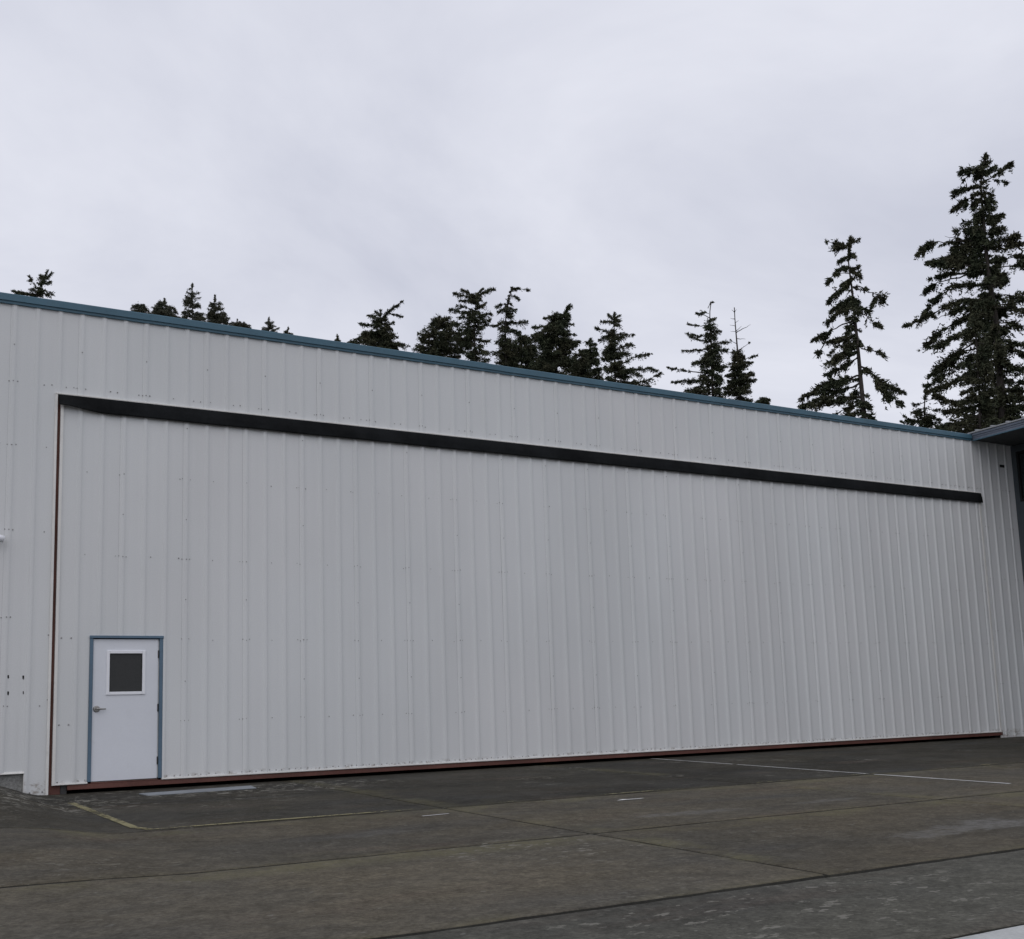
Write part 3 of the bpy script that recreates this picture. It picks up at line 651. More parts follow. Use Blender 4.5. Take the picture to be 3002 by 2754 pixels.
TREES = [
dict(label='tall leaning fir with bare trunk and drooping boughs, second tallest tree behind the hangar',base=(39.54,19.77),lat=(0.6628,-0.7488),trunk=[(0.03,23.54),(-0.25,22.92),(-0.18,22.37),(-0.12,21.67),(-0.09,20.87),(-0.08,19.92),(-0.06,19.02),(-0.05,18.13),(-0.03,17.29),(-0.03,16.3),(-0.01,15.42),(0.0,14.45)],br=[([(-0.19,23.18),(-0.57,23.35),(-1.11,23.52)],0.14,0),([(-0.19,23.29),(0.12,23.45),(0.39,23.46)],0.17,0),([(-0.17,23.12),(-0.38,23.27),(-0.74,23.14)],0.17,0),([(-0.17,22.75),(0.02,22.79),(0.1,22.62)],0.14,0),([(-0.17,22.69),(-0.38,22.57),(-0.61,22.45)],0.14,0),([(-0.13,22.1),(0.06,22.01),(0.31,22.09)],0.13,0),([(-0.13,21.94),(0.15,21.81),(0.35,21.6)],0.16,0),([(-0.12,22.1),(-0.56,22.17),(-1.03,21.82),(-1.24,21.53)],0.17,0),([(-0.14,21.84),(-0.48,21.86),(-0.78,21.78)],0.08,0.7),([(-0.08,21.56),(-0.52,21.36),(-0.89,20.99),(-1.26,20.63)],0.18,0),([(-0.1,21.45),(-0.34,21.17),(-0.76,20.76)],0.15,0),([(-0.07,21.13),(0.34,21.12),(0.59,20.9)],0.2,0),([(-0.05,21.08),(0.56,20.79),(1.07,20.63),(1.42,20.19)],0.25,0.5),([(1.07,20.58),(0.84,20.14),(0.76,19.95)],0.1,0),([(-0.07,20.55),(-0.59,20.36),(-1.18,19.98)],0.16,0),([(-0.05,20.6),(-0.16,20.24),(-0.44,19.81)],0.24,0),([(-0.05,20.55),(0.08,20.21),(0.14,19.72)],0.24,0),([(-0.06,20.23),(0.35,20.01),(0.59,19.81)],0.2,0),([(-0.04,19.86),(0.33,19.7),(0.64,19.28),(1.11,18.85)],0.12,0.35),([(0.51,19.46),(0.43,19.16),(0.4,18.95)],0.08,0),([(-0.06,20.49),(-0.62,20.0),(-1.24,19.45),(-1.44,19.14)],0.18,0),([(-0.03,19.38),(-0.67,19.26),(-1.33,18.89),(-2.12,18.55)],0.17,0.4),([(-1.33,18.89),(-1.66,18.35),(-2.21,17.87)],0.16,0),([(-0.05,19.07),(-0.3,19.0),(-0.64,18.66)],0.22,0),([(-0.05,18.96),(0.18,18.96)],0.11,0),([(-0.02,18.49),(-0.73,18.48),(-1.39,18.37)],0.2,0),([(-0.01,18.33),(-0.75,18.17),(-1.41,17.79)],0.21,0),([(-0.02,18.07),(-0.57,17.94),(-1.18,17.65)],0.2,0),([(-0.03,17.76),(-0.49,17.66),(-1.09,17.48),(-1.8,17.16)],0.29,0),([(-0.02,17.6),(-0.62,17.21),(-1.67,16.88)],0.2,0),([(-0.02,18.12),(0.21,18.04),(0.48,17.84)],0.17,0),([(0.11,17.95),(0.57,17.75),(1.03,17.59),(1.4,17.28)],0.22,0.45),([(-0.02,17.08),(0.4,16.82),(0.74,16.26),(1.43,15.91),(1.92,15.64)],0.22,0),([(0.66,16.37),(0.98,15.61),(1.43,15.35),(1.75,14.98)],0.21,0),([(0.98,15.61),(1.18,15.17),(1.26,14.91)],0.13,0),([(-0.02,16.61),(-0.86,16.57),(-1.74,16.52),(-2.35,16.23),(-2.91,15.94)],0.26,0),([(-0.03,16.46),(-0.87,16.41),(-1.66,16.25),(-2.17,16.0)],0.2,0),([(-0.03,16.25),(-0.71,16.08),(-1.67,16.1),(-2.89,15.57)],0.22,0.2),([(-0.02,15.58),(-0.94,15.54),(-1.81,15.54)],0.2,0.15),([(-0.05,15.53),(-1.23,15.47),(-2.22,15.33),(-2.96,15.25)],0.18,0.2),([(0.0,15.27),(-0.78,15.1),(-1.57,14.89)],0.19,0),([(0.02,15.11),(0.31,14.95)],0.14,0),([(0.02,14.85),(-0.42,14.75),(-1.0,14.72)],0.17,0),([(0.03,14.7),(0.42,14.45)],0.17,0)],L=[(-0.43,22.68),(-0.89,21.69),(-1.15,20.13),(-1.38,18.84),(-1.59,17.29),(-2.43,15.83),(-2.83,14.93)],R=[(0.01,22.61),(0.18,21.62),(0.42,20.9),(0.48,19.83),(0.27,18.87),(0.32,17.66),(0.29,16.52),(0.37,14.45)],slope=(0.35,0.25),w=0.13,fill=16,dens=0.9,bare=0,tone=0.35),
dict(label='tallest fir, broad and dense with a ragged top, behind the right corner of the hangar',base=(45.75,16.76),lat=(0.5765,-0.8171),trunk=[(0.4,27.88),(0.2,27.46),(0.02,26.99),(0.0,26.32),(0.03,25.53),(0.02,24.56),(-0.01,23.6),(-0.01,22.63),(0.01,21.47),(0.16,18.88),(0.08,17.38),(0.07,15.88),(0.0,14.1)],br=[([(0.2,27.49),(0.32,27.74),(0.4,27.87)],0.14,0),([(0.11,27.28),(0.24,27.53),(0.47,27.59)],0.17,0),([(0.02,26.99),(-0.3,27.22),(-0.79,27.17)],0.25,0),([(0.04,26.98),(0.33,26.99),(0.76,27.2)],0.18,0),([(0.03,27.1),(-0.19,27.32),(-0.43,27.43)],0.13,0),([(-0.42,27.09),(-0.71,26.89),(-0.93,26.59)],0.14,0.4),([(0.05,26.39),(0.29,26.53),(0.6,26.57),(1.06,26.77),(1.52,26.98)],0.17,0.42),([(0.6,26.57),(0.89,26.38),(1.22,26.27)],0.1,0.15),([(0.01,26.32),(-0.37,26.41),(-0.77,26.19),(-1.21,26.14)],0.19,0),([(0.0,25.97),(-0.41,25.95),(-0.7,25.82),(-1.02,25.7),(-1.43,25.52)],0.19,0.4),([(-0.0,25.93),(0.24,25.95),(0.39,26.02)],0.17,0),([(0.02,25.81),(0.29,25.71),(0.53,25.71)],0.09,0),([(0.03,25.69),(-0.27,25.64),(-0.45,25.49)],0.09,0),([(0.04,25.61),(0.27,25.52),(0.56,25.31)],0.12,0.2),([(0.03,25.34),(-0.29,25.35),(-0.65,25.42)],0.18,0),([(0.04,25.22),(0.3,25.08),(0.45,25.01)],0.22,0),([(0.04,24.98),(-0.33,24.91),(-0.78,24.66)],0.22,0),([(0.02,24.83),(0.39,24.55),(0.67,24.61),(1.0,24.71)],0.13,0),([(0.02,24.6),(-0.43,24.54),(-0.9,24.48)],0.2,0),([(0.02,24.37),(0.43,24.23),(0.73,24.4)],0.13,0.2),([(0.02,24.25),(-0.39,24.22),(-0.86,24.25)],0.25,0),([(0.01,24.02),(0.45,24.04),(0.79,24.13)],0.12,0.25),([(0.0,23.79),(0.4,23.82),(0.86,23.89)],0.19,0.2),([(0.01,24.02),(-0.74,24.07),(-1.28,24.22)],0.25,0),([(-0.01,23.63),(-1.11,23.8),(-1.84,24.23)],0.19,0),([(0.0,23.55),(-1.46,23.77),(-2.42,24.02),(-2.97,23.84)],0.19,0.25),([(-2.35,23.95),(-2.81,23.61),(-3.18,23.27)],0.19,0),([(0.0,23.4),(-0.78,23.57),(-1.54,23.58)],0.28,0),([(-0.01,23.44),(0.56,23.36),(1.22,23.41)],0.23,0),([(-0.01,23.28),(0.74,23.16),(1.43,23.28)],0.25,0),([(-0.0,23.09),(1.03,22.99),(1.62,22.86)],0.23,0),([(-0.0,23.09),(-0.98,23.26),(-2.02,23.27)],0.28,0),([(-0.01,22.78),(-1.18,22.91),(-2.21,23.09),(-2.8,23.29)],0.25,0),([(-0.02,22.52),(-1.21,22.61),(-2.67,23.03)],0.27,0),([(-0.02,22.36),(0.82,22.46),(1.68,22.39)],0.27,0),([(-0.02,22.21),(-1.23,22.34),(-2.46,22.59)],0.23,0),([(-0.03,22.05),(0.94,22.01),(1.76,21.92)],0.25,0),([(-0.02,21.9),(-1.6,22.1),(-2.77,22.25)],0.19,0),([(-0.01,21.86),(-1.61,21.99),(-2.58,22.03),(-3.08,21.76)],0.17,0),([(0.23,21.05),(-1.57,21.59),(-2.4,21.21),(-2.92,20.82),(-3.22,20.43)],0.2,0),([(0.21,20.4),(-1.45,20.59),(-2.48,20.25),(-2.81,20.13),(-3.4,19.84),(-4.09,19.65)],0.2,0.15),([(0.2,19.83),(-1.32,19.85),(-2.34,19.47),(-3.25,18.94)],0.27,0),([(0.21,20.18),(-1.09,20.21),(-2.1,20.0),(-2.68,19.75)],0.22,0),([(0.18,19.18),(-1.39,18.94),(-2.43,18.38),(-3.43,18.33)],0.24,0),([(0.19,18.79),(-1.04,18.49),(-2.27,17.91),(-3.22,17.34)],0.29,0),([(0.16,18.02),(-1.5,17.65),(-2.74,17.02),(-3.54,16.86)],0.23,0),([(0.17,18.36),(-1.46,18.12),(-2.5,17.59),(-3.01,17.59)],0.22,0),([(0.12,17.16),(-1.57,16.79),(-2.59,16.42),(-3.28,16.31)],0.22,0.1),([(0.05,15.88),(-1.7,15.33),(-2.4,15.37),(-2.93,15.69)],0.2,0.15),([(-2.71,15.44),(-2.85,15.72),(-2.75,15.95)],0.1,0),([(0.05,15.45),(-1.33,15.02),(-2.51,14.97)],0.28,0),([(0.03,15.03),(-1.77,14.43),(-3.13,14.24)],0.31,0),([(0.02,14.82),(-1.01,14.24),(-2.2,13.98)],0.31,0),([(0.27,20.61),(1.07,20.54),(1.86,20.08)],0.27,0),([(0.25,19.95),(1.0,19.77),(1.9,19.3)],0.27,0),([(0.22,19.22),(0.93,18.96),(1.83,18.5)],0.22,0.2),([(0.22,18.35),(0.84,17.98),(1.92,17.45)],0.18,0.2),([(0.2,17.88),(0.74,17.66),(1.52,17.1)],0.2,0.2),([(0.19,17.23),(0.73,16.71),(1.63,16.65)],0.4,0),([(0.15,16.17),(0.67,16.04),(1.76,15.7)],0.18,0),([(0.11,15.53),(0.8,15.34),(1.69,14.91)],0.25,0),([(0.08,14.94),(0.93,14.73),(1.64,14.37)],0.2,0),([(0.08,14.51),(0.89,14.23),(1.59,13.79)],0.18,0)],L=[(-0.32,27.07),(-0.74,26.11),(-0.6,24.9),(-1.07,24.22),(-2.18,23.55),(-2.42,22.74),(-2.65,22.01),(-2.8,20.31),(-2.9,18.99),(-3.09,17.69),(-2.96,16.35),(-2.71,15.0),(-2.97,14.26)],R=[(0.52,26.86),(0.4,25.45),(0.63,24.23),(1.05,23.17),(1.47,22.32),(1.56,19.71),(1.61,18.19),(1.46,16.51),(1.28,14.42)],slope=(0.35,0.12),w=0.2,fill=80,dens=1.0,bare=0,tone=0.3),
dict(label='dense dark fir of middle height tucked against the left of the tallest fir',base=(38.69,12.87),lat=(0.591,-0.8067),trunk=[(0.12,17.2),(0.17,16.17),(0.16,15.05),(0.09,13.57),(-0.0,12.18)],br=[],L=[(-0.17,16.91),(-0.45,16.43),(-0.69,15.94),(-0.81,15.36),(-0.68,14.81),(-0.75,14.07),(-0.69,13.57),(-1.06,13.18),(-1.29,12.8),(-1.6,12.36)],R=[(0.36,16.82),(0.55,16.26),(0.63,15.72),(0.67,14.97),(0.62,14.05),(0.72,13.29),(0.77,12.73),(0.72,12.08)],slope=(0.1,0.05),w=0.18,fill=70,dens=0.8,bare=0,tone=0.55),
dict(label='small crooked fir top leaning right above the far left end of the eave',base=(6.23,52.87),lat=(0.9936,-0.1125),trunk=[(0.71,28.44),(0.38,27.72),(0.15,27.34),(0.0,26.75)],br=[([(0.01,26.84),(-0.6,27.02),(-1.2,27.19)],0.19,0.1),([(0.05,26.93),(-0.37,26.98),(-0.98,26.96)],0.14,0),([(0.16,27.29),(-0.12,27.61),(-0.31,27.91)],0.17,0),([(0.27,27.53),(0.37,28.02),(0.36,28.33)],0.14,0),([(0.38,27.72),(0.68,28.15),(0.99,28.53)],0.21,0),([(0.38,27.67),(0.72,27.76),(0.9,27.92)],0.16,0),([(0.19,27.3),(0.62,27.26),(1.03,27.14)],0.19,0),([(0.16,27.12),(0.63,27.0),(0.78,26.89)],0.17,0),([(0.01,26.88),(-0.22,26.81)],0.17,0)],L=[(-0.37,26.96)],R=[(0.62,27.09)],slope=(-0.1,-0.1),w=0.16,fill=8,dens=1.0,bare=0,tone=0.5),
dict(label='small round topped fir peeping over the eave at the left end of the small group',base=(17.04,76.46),lat=(0.9805,-0.1967),trunk=[(-0.01,36.26),(-0.01,35.93),(0.0,35.28)],br=[],L=[(-0.4,36.2),(-0.56,35.84),(-0.61,35.41)],R=[(0.56,36.29),(0.66,35.89),(0.94,35.59),(1.11,35.44)],slope=(0.15,0.15),w=0.24,fill=24,dens=1.0,bare=0,tone=0.45),
dict(label='low pointed fir with a thin loose crown left of the slim spire shaped fir',base=(19.11,76.02),lat=(0.9758,-0.2185),trunk=[(-0.02,36.86),(-0.01,36.29),(0.0,35.15)],br=[],L=[(-0.46,36.59),(-0.91,36.12),(-1.29,35.66),(-1.45,35.22)],R=[(0.38,36.54),(0.66,36.37),(1.06,35.85),(1.46,35.33)],slope=(0.15,0.15),w=0.22,fill=36,dens=0.85,bare=0,tone=0.55),
dict(label='slim symmetrical fir with a sharp spire, tallest of the small group above the left eave',base=(21.31,75.5),lat=(0.9704,-0.2416),trunk=[(-0.02,38.29),(-0.01,37.2),(-0.0,35.01)],br=[],L=[(-0.22,37.72),(-0.45,37.58),(-0.75,36.93),(-0.83,36.43),(-0.74,35.95),(-1.08,35.43),(-1.3,35.05)],R=[(0.21,37.88),(0.55,37.75),(0.88,37.43),(0.56,36.78),(0.68,36.3),(1.08,35.83),(1.48,35.11)],slope=(-0.25,-0.25),w=0.2,fill=34,dens=1.0,bare=0,tone=0.5),
dict(label='pale thin crowned fir to the right of the slim spire shaped fir',base=(23.9,77.93),lat=(0.9654,-0.2606),trunk=[(-0.01,38.59),(-0.01,37.71),(-0.0,35.96)],br=[],L=[(-0.34,38.12),(-0.49,37.78),(-0.4,37.21),(-0.75,37.45),(-0.87,36.67),(-0.63,36.05)],R=[(0.31,38.16),(0.67,37.93),(0.93,37.49),(0.85,37.17),(1.27,37.19),(1.33,36.43),(1.63,36.06)],slope=(-0.2,-0.2),w=0.21,fill=50,dens=0.8,bare=0,tone=0.85),
dict(label='low spreading fir top running down to the eave beside the pale thin crowned fir',base=(26.32,79.33),lat=(0.9601,-0.2796),trunk=[(-0.0,37.18),(-0.0,36.9),(0.0,36.33)],br=[],L=[(-0.31,36.77),(-0.67,36.49)],R=[(0.73,36.96),(1.04,36.71),(1.47,36.5)],slope=(0.15,0.15),w=0.24,fill=24,dens=1.0,bare=0,tone=0.5),
dict(label='tiny pale fir tip on its own above the eave between two larger groups',base=(28.99,78.51),lat=(0.9519,-0.3064),trunk=[(0.0,37.52),(0.0,36.99),(-0.0,35.94)],br=[],L=[(-0.28,37.05),(-0.43,36.71),(-0.65,36.37),(-0.56,36.05)],R=[(0.37,37.21),(0.56,36.95),(0.87,36.63),(0.93,36.17)],slope=(-0.2,-0.2),w=0.17,fill=26,dens=0.7,bare=0,tone=0.8),
dict(label='very small low fir tip beside the tiny pale one, half hidden by the eave',base=(30.62,77.97),lat=(0.9465,-0.3226),trunk=[(0.0,36.63),(0.0,36.37),(0.0,35.87)],br=[],L=[(-0.28,36.26),(-0.47,35.99)],R=[(0.21,36.34),(0.44,36.02)],slope=(0.15,0.15),w=0.16,fill=14,dens=1.0,bare=0,tone=0.5),
dict(label='smallest fir tip, a narrow tuft left of the broad wind bent fir',base=(31.17,67.12),lat=(0.9312,-0.3646),trunk=[(0.01,32.54),(0.01,32.28),(0.0,31.77)],br=[],L=[(-0.17,32.24),(-0.28,31.94)],R=[(0.12,32.25),(0.29,31.93)],slope=(0.15,0.15),w=0.12,fill=10,dens=1.0,bare=0,tone=0.5),
dict(label='broad dark fir with one long swept leader, standing alone above the eave',base=(27.13,49.32),lat=(0.9167,-0.3996),trunk=[(0.14,27.94),(0.08,27.02),(0.0,25.14)],br=[([(0.17,27.21),(0.5,27.7),(0.97,27.99),(1.65,28.5)],0.2,0),([(0.69,27.8),(1.15,27.75),(1.63,27.65)],0.13,0.2),([(0.13,27.6),(-0.05,27.79),(-0.16,27.93)],0.18,0),([(0.11,27.4),(-0.33,27.59),(-0.68,27.59)],0.22,0),([(0.09,27.02),(-0.61,26.92),(-1.24,27.01)],0.22,0),([(0.09,26.63),(-0.62,26.44),(-1.08,26.43)],0.22,0),([(0.12,27.12),(0.58,27.02),(1.06,27.1)],0.22,0),([(0.09,26.34),(-1.17,26.24),(-2.28,25.8)],0.27,0),([(0.09,26.06),(-1.0,25.66),(-1.82,25.52)],0.27,0),([(0.07,26.63),(0.76,26.44),(1.22,26.35)],0.27,0),([(0.06,26.05),(1.02,25.87),(2.02,25.8)],0.29,0),([(0.03,25.67),(0.83,25.48),(1.57,25.53)],0.25,0),([(0.01,25.48),(-0.82,25.43),(-1.46,25.47)],0.23,0)],L=[(-0.61,27.5),(-1.07,26.82),(-1.54,26.04),(-1.82,25.47)],R=[(0.68,27.22),(1.04,26.83),(1.4,26.06),(1.57,25.49)],slope=(0.05,0.1),w=0.23,fill=46,dens=1.0,bare=0,tone=0.4),
dict(label='rounded dense fir crowding the left side of the flat topped tall fir',base=(32.07,51.43),lat=(0.8963,-0.4435),trunk=[(0.66,29.07),(0.24,27.85),(0.0,25.82)],br=[],L=[(0.26,28.77),(-0.02,28.52),(-0.39,28.06),(-0.55,27.45),(-1.23,27.56),(-1.14,27.05),(-1.25,26.44)],R=[(1.36,29.38),(1.64,28.96),(1.93,28.45),(2.29,27.52),(2.47,26.6),(2.25,25.79)],slope=(-0.2,-0.1),w=0.32,fill=56,dens=1.0,bare=0,tone=0.7),
dict(label='flat topped tall fir with two spreading top boughs, beside the rounded dense fir',base=(30.95,42.99),lat=(0.8776,-0.4793),trunk=[(0.27,27.49),(0.08,27.17),(0.04,26.25),(0.02,24.96),(0.0,22.78)],br=[([(0.11,27.17),(-0.26,27.64),(-0.74,27.95)],0.22,0),([(0.11,27.26),(-0.71,27.46),(-1.22,27.57)],0.22,0),([(0.13,27.26),(0.63,27.71),(1.08,28.02),(1.45,28.04)],0.22,0),([(0.13,27.35),(0.45,27.81),(0.63,27.89)],0.19,0),([(0.08,27.08),(-0.36,27.18),(-0.89,27.19)],0.17,0),([(0.06,26.52),(0.51,26.7),(0.82,26.92)],0.17,0),([(0.06,26.43),(-0.46,26.63),(-1.04,26.69)],0.19,0),([(0.05,25.97),(0.67,26.14),(1.13,26.22)],0.27,0),([(0.05,26.16),(-0.65,26.26),(-1.53,26.38)],0.22,0),([(0.03,25.24),(0.74,25.59),(1.46,25.59)],0.19,0.2),([(0.04,25.7),(0.56,25.59),(1.1,25.85)],0.22,0),([(0.03,24.6),(0.53,24.49),(1.02,24.57)],0.22,0),([(0.01,24.05),(0.69,23.76),(1.21,23.75)],0.25,0),([(0.02,24.42),(-0.7,24.53),(-1.22,24.72)],0.17,0.3),([(0.02,23.41),(0.58,23.22),(0.85,23.26)],0.25,0),([(0.03,25.33),(-0.67,25.53),(-1.38,25.37)],0.25,0),([(0.02,24.96),(-0.68,24.98),(-1.31,24.63)],0.25,0)],L=[(-0.71,27.37),(-0.83,26.27),(-1.11,25.36),(-1.23,24.45),(-0.9,23.35)],R=[(0.72,27.71),(0.59,26.6),(1.01,25.86),(0.8,24.58),(0.94,23.48)],slope=(0.05,0),w=0.22,fill=44,dens=0.9,bare=0,tone=0.4),
dict(label='slender tall fir with a bent tip beside the flat topped fir',base=(33.63,43.78),lat=(0.8638,-0.5039),trunk=[(0.59,28.58),(0.25,28.07),(0.11,26.93),(0.05,25.24),(0.0,23.08)],br=[([(0.4,28.35),(0.68,28.62),(1.13,28.51),(1.75,28.35)],0.16,0),([(0.3,28.16),(0.67,28.24),(1.02,27.94)],0.17,0),([(0.19,27.59),(-0.17,27.61),(-0.47,27.52)],0.17,0),([(0.16,27.31),(-0.19,27.18),(-0.37,26.95)],0.19,0),([(0.12,26.46),(-0.21,26.28),(-0.4,26.19)],0.21,0),([(0.13,26.93),(0.54,27.11),(0.81,27.1)],0.19,0),([(0.12,26.37),(0.78,26.25),(1.51,26.22)],0.26,0.1),([(0.07,25.61),(-0.24,25.34),(-0.57,25.07)],0.24,0),([(0.05,24.86),(-0.27,24.4),(-0.77,24.33)],0.26,0),([(0.08,25.99),(0.68,25.87),(0.94,25.58)],0.26,0)],L=[(-0.18,27.51),(-0.3,26.38),(-0.48,25.07),(-0.66,23.57)],R=[(0.55,27.49),(0.88,26.53),(0.93,25.21),(1.14,23.51)],slope=(0.1,0),w=0.19,fill=44,dens=1.0,bare=0,tone=0.4),
dict(label='broad bushy fir with a blunt bent top, behind the middle of the roof',base=(35.33,40.39),lat=(0.8393,-0.5437),trunk=[(0.99,26.48),(0.48,25.94),(0.15,25.13),(0.0,22.04)],br=[([(0.76,26.2),(0.94,26.42),(1.14,26.47)],0.2,0),([(0.57,25.93),(0.84,25.92),(0.99,25.82)],0.22,0),([(0.35,25.76),(-0.13,25.88),(-0.62,25.9)],0.22,0),([(0.24,25.4),(-0.51,25.35),(-1.38,25.44)],0.25,0),([(0.19,25.13),(-0.7,24.99),(-1.54,24.85)],0.27,0),([(0.2,25.31),(0.81,25.28),(1.16,25.21)],0.25,0),([(0.16,24.76),(0.79,24.73),(1.23,24.71)],0.25,0),([(0.14,24.31),(0.94,24.18),(1.55,24.1)],0.24,0),([(0.11,24.04),(0.93,23.9),(1.37,23.84)],0.22,0),([(0.13,24.58),(-0.98,24.46),(-1.78,24.13)],0.3,0)],L=[(-0.31,25.79),(-1.22,25.2),(-1.59,24.49),(-1.8,23.59),(-1.94,22.23)],R=[(1.01,25.91),(1.15,25.08),(1.38,24.15),(1.43,23.24),(1.73,22.05)],slope=(0.05,0.05),w=0.29,fill=90,dens=1.0,bare=0,tone=0.45),
dict(label='low dense fir in the gap between the slender fir and the bushy blunt topped fir',base=(36.6,46.67),lat=(0.8561,-0.5168),trunk=[(-0.04,26.99),(0.01,25.6),(0.0,24.02)],br=[],L=[(-0.43,26.8),(-0.84,26.13),(-1.24,25.45),(-1.56,24.37)],R=[(0.52,26.67),(1.08,26.15),(1.43,25.34),(1.57,24.05)],slope=(0,0),w=0.31,fill=56,dens=1.0,bare=0,tone=0.6),
dict(label='narrow short fir squeezed between the bushy fir and the fork topped fir',base=(39.39,42.48),lat=(0.8217,-0.5699),trunk=[(0.12,25.65),(0.04,24.7),(-0.0,22.78)],br=[],L=[(-0.09,25.47),(-0.36,25.2),(-0.52,25.79),(-0.57,24.54),(-0.78,23.98),(-0.63,23.2)],R=[(0.39,25.4),(0.56,25.15),(0.77,25.61),(0.63,24.47),(0.78,23.79),(0.83,22.93)],slope=(-0.1,-0.1),w=0.22,fill=40,dens=1.0,bare=0,tone=0.5),
dict(label='fork topped fir with long open boughs reaching out over the roof to the right',base=(37.19,36.68),lat=(0.8085,-0.5884),trunk=[(0.16,25.03),(0.07,24.38),(0.02,22.62),(0.0,20.6)],br=[([(0.1,24.64),(-0.1,24.92),(-0.23,25.13)],0.18,0),([(0.1,24.73),(0.33,24.93),(0.5,25.05)],0.18,0),([(0.08,24.46),(-0.32,24.67),(-0.75,24.7)],0.18,0),([(0.05,23.85),(-0.52,23.98),(-1.04,24.1)],0.13,0.3),([(0.05,23.85),(-0.37,23.7),(-0.84,23.6)],0.21,0),([(0.04,23.76),(0.74,23.8),(1.25,23.81)],0.21,0.15),([(0.05,23.49),(0.47,23.55),(0.64,23.45)],0.25,0),([(0.03,23.06),(-0.31,22.99),(-0.66,22.75)],0.25,0),([(0.02,22.79),(0.61,22.93),(1.12,22.94)],0.25,0),([(-0.02,21.74),(0.74,22.04),(1.6,22.42),(2.29,22.53)],0.21,0.25),([(0.02,22.62),(0.51,22.58),(0.93,22.55)],0.3,0),([(-0.0,21.48),(1.31,21.57),(2.15,21.68),(2.6,21.57)],0.23,0.25),([(0.01,21.21),(0.87,21.33),(1.45,21.03)],0.41,0),([(0.01,20.87),(1.25,20.52),(2.09,20.56),(2.71,20.82)],0.25,0.2),([(0.0,20.69),(1.25,20.39),(2.17,20.33)],0.25,0),([(-0.01,21.92),(-0.44,22.12),(-0.85,22.32)],0.16,0.3),([(-0.01,21.22),(-0.48,21.07),(-0.83,20.92)],0.23,0)],L=[(-0.32,24.67),(-0.61,23.89),(-0.57,23.01),(-0.69,22.14),(-0.82,21.09)],R=[(0.53,24.79),(0.65,23.81),(0.78,22.92),(0.91,22.03),(1.43,20.77)],slope=(0.05,0),w=0.21,fill=40,dens=0.95,bare=0,tone=0.4),
dict(label='sparse fir with a thin half dead top, left of the dead spired fir',base=(44.35,36.09),lat=(0.7539,-0.657),trunk=[(0.23,26.78),(-0.0,26.48),(0.09,25.73),(0.09,24.34),(0.03,22.51),(0.0,20.41)],br=[([(0.02,26.39),(0.14,26.7),(0.37,26.81)],0.09,0.5),([(0.06,26.01),(-0.28,26.23),(-0.42,26.11)],0.14,0.2),([(0.09,25.73),(-0.34,25.96),(-0.79,26.08)],0.12,0.5),([(0.09,25.73),(0.34,25.61),(0.44,25.69)],0.16,0),([(0.09,25.27),(-0.64,25.25),(-1.32,25.52)],0.12,0.5),([(0.08,24.71),(-0.77,24.61),(-1.5,24.96)],0.16,0.3),([(0.07,24.16),(-0.61,24.23),(-1.22,24.47)],0.16,0.3),([(0.11,24.89),(0.47,24.81),(0.72,24.79)],0.14,0.3),([(0.07,23.97),(0.61,24.11),(1.31,24.22)],0.16,0.3),([(0.07,23.61),(-0.91,23.61),(-1.75,23.6)],0.19,0.3),([(0.06,23.42),(0.57,23.46),(1.18,23.5)],0.21,0),([(0.04,22.69),(-0.52,22.83),(-1.14,22.71)],0.26,0),([(0.02,22.05),(-0.99,22.14),(-1.86,22.27),(-2.74,22.49)],0.11,0.45),([(0.02,21.59),(-1.46,21.64),(-2.52,21.55)],0.23,0.2),([(0.01,21.05),(-1.76,21.02),(-3.28,21.3)],0.21,0.15),([(0.02,21.23),(-0.87,21.22),(-1.74,21.3)],0.35,0),([(0.06,22.5),(0.52,22.55),(0.95,22.51)],0.3,0)],L=[(-0.19,25.48),(-0.52,24.4),(-0.58,23.3),(-0.97,22.6),(-1.45,21.73),(-2.38,20.9)],R=[(0.33,25.43),(0.62,24.29),(0.81,23.17),(0.85,22.25),(0.74,20.44)],slope=(0.1,0.05),w=0.23,fill=72,dens=0.85,bare=0,tone=0.6),
dict(label='fir with a bare dead spire above a bushy base, beside the sparse fir',base=(46.94,36.45),lat=(0.738,-0.6748),trunk=[(0.01,26.98),(-0.02,25.98),(0.05,24.37),(0.02,22.4),(0.0,20.63)],br=[([(0.01,26.64),(-0.16,26.9)],0.04,1),([(0.01,26.64),(0.13,26.87)],0.04,1),([(-0.02,26.17),(-0.28,26.3)],0.04,1),([(-0.02,25.89),(0.24,26.09)],0.04,1),([(-0.01,25.7),(-0.35,25.88)],0.04,1),([(-0.0,25.32),(0.4,25.75)],0.04,1),([(0.01,25.22),(0.57,25.54),(1.0,25.73)],0.04,1),([(0.02,25.31),(-0.34,25.4)],0.04,1),([(0.03,24.84),(0.6,24.73)],0.04,1),([(0.04,23.99),(0.49,24.23),(0.83,24.42)],0.05,0.9),([(0.04,24.46),(-0.37,24.79)],0.04,0.9),([(0.06,23.89),(-0.24,24.02)],0.13,0),([(0.04,23.33),(0.62,23.46),(1.29,23.62)],0.11,0.5),([(0.04,23.33),(0.6,23.18),(0.96,23.24)],0.14,0)],L=[(-0.15,24.01),(-0.46,23.38),(-0.8,22.85),(-1.07,22.13),(-1.3,21.22)],R=[(0.54,23.66),(0.76,22.88),(1.09,22.57),(0.89,22.22),(1.37,22.07),(0.86,21.66),(1.22,21.02)],slope=(0.05,0.05),w=0.22,fill=66,dens=1.0,bare=0,tone=0.45),
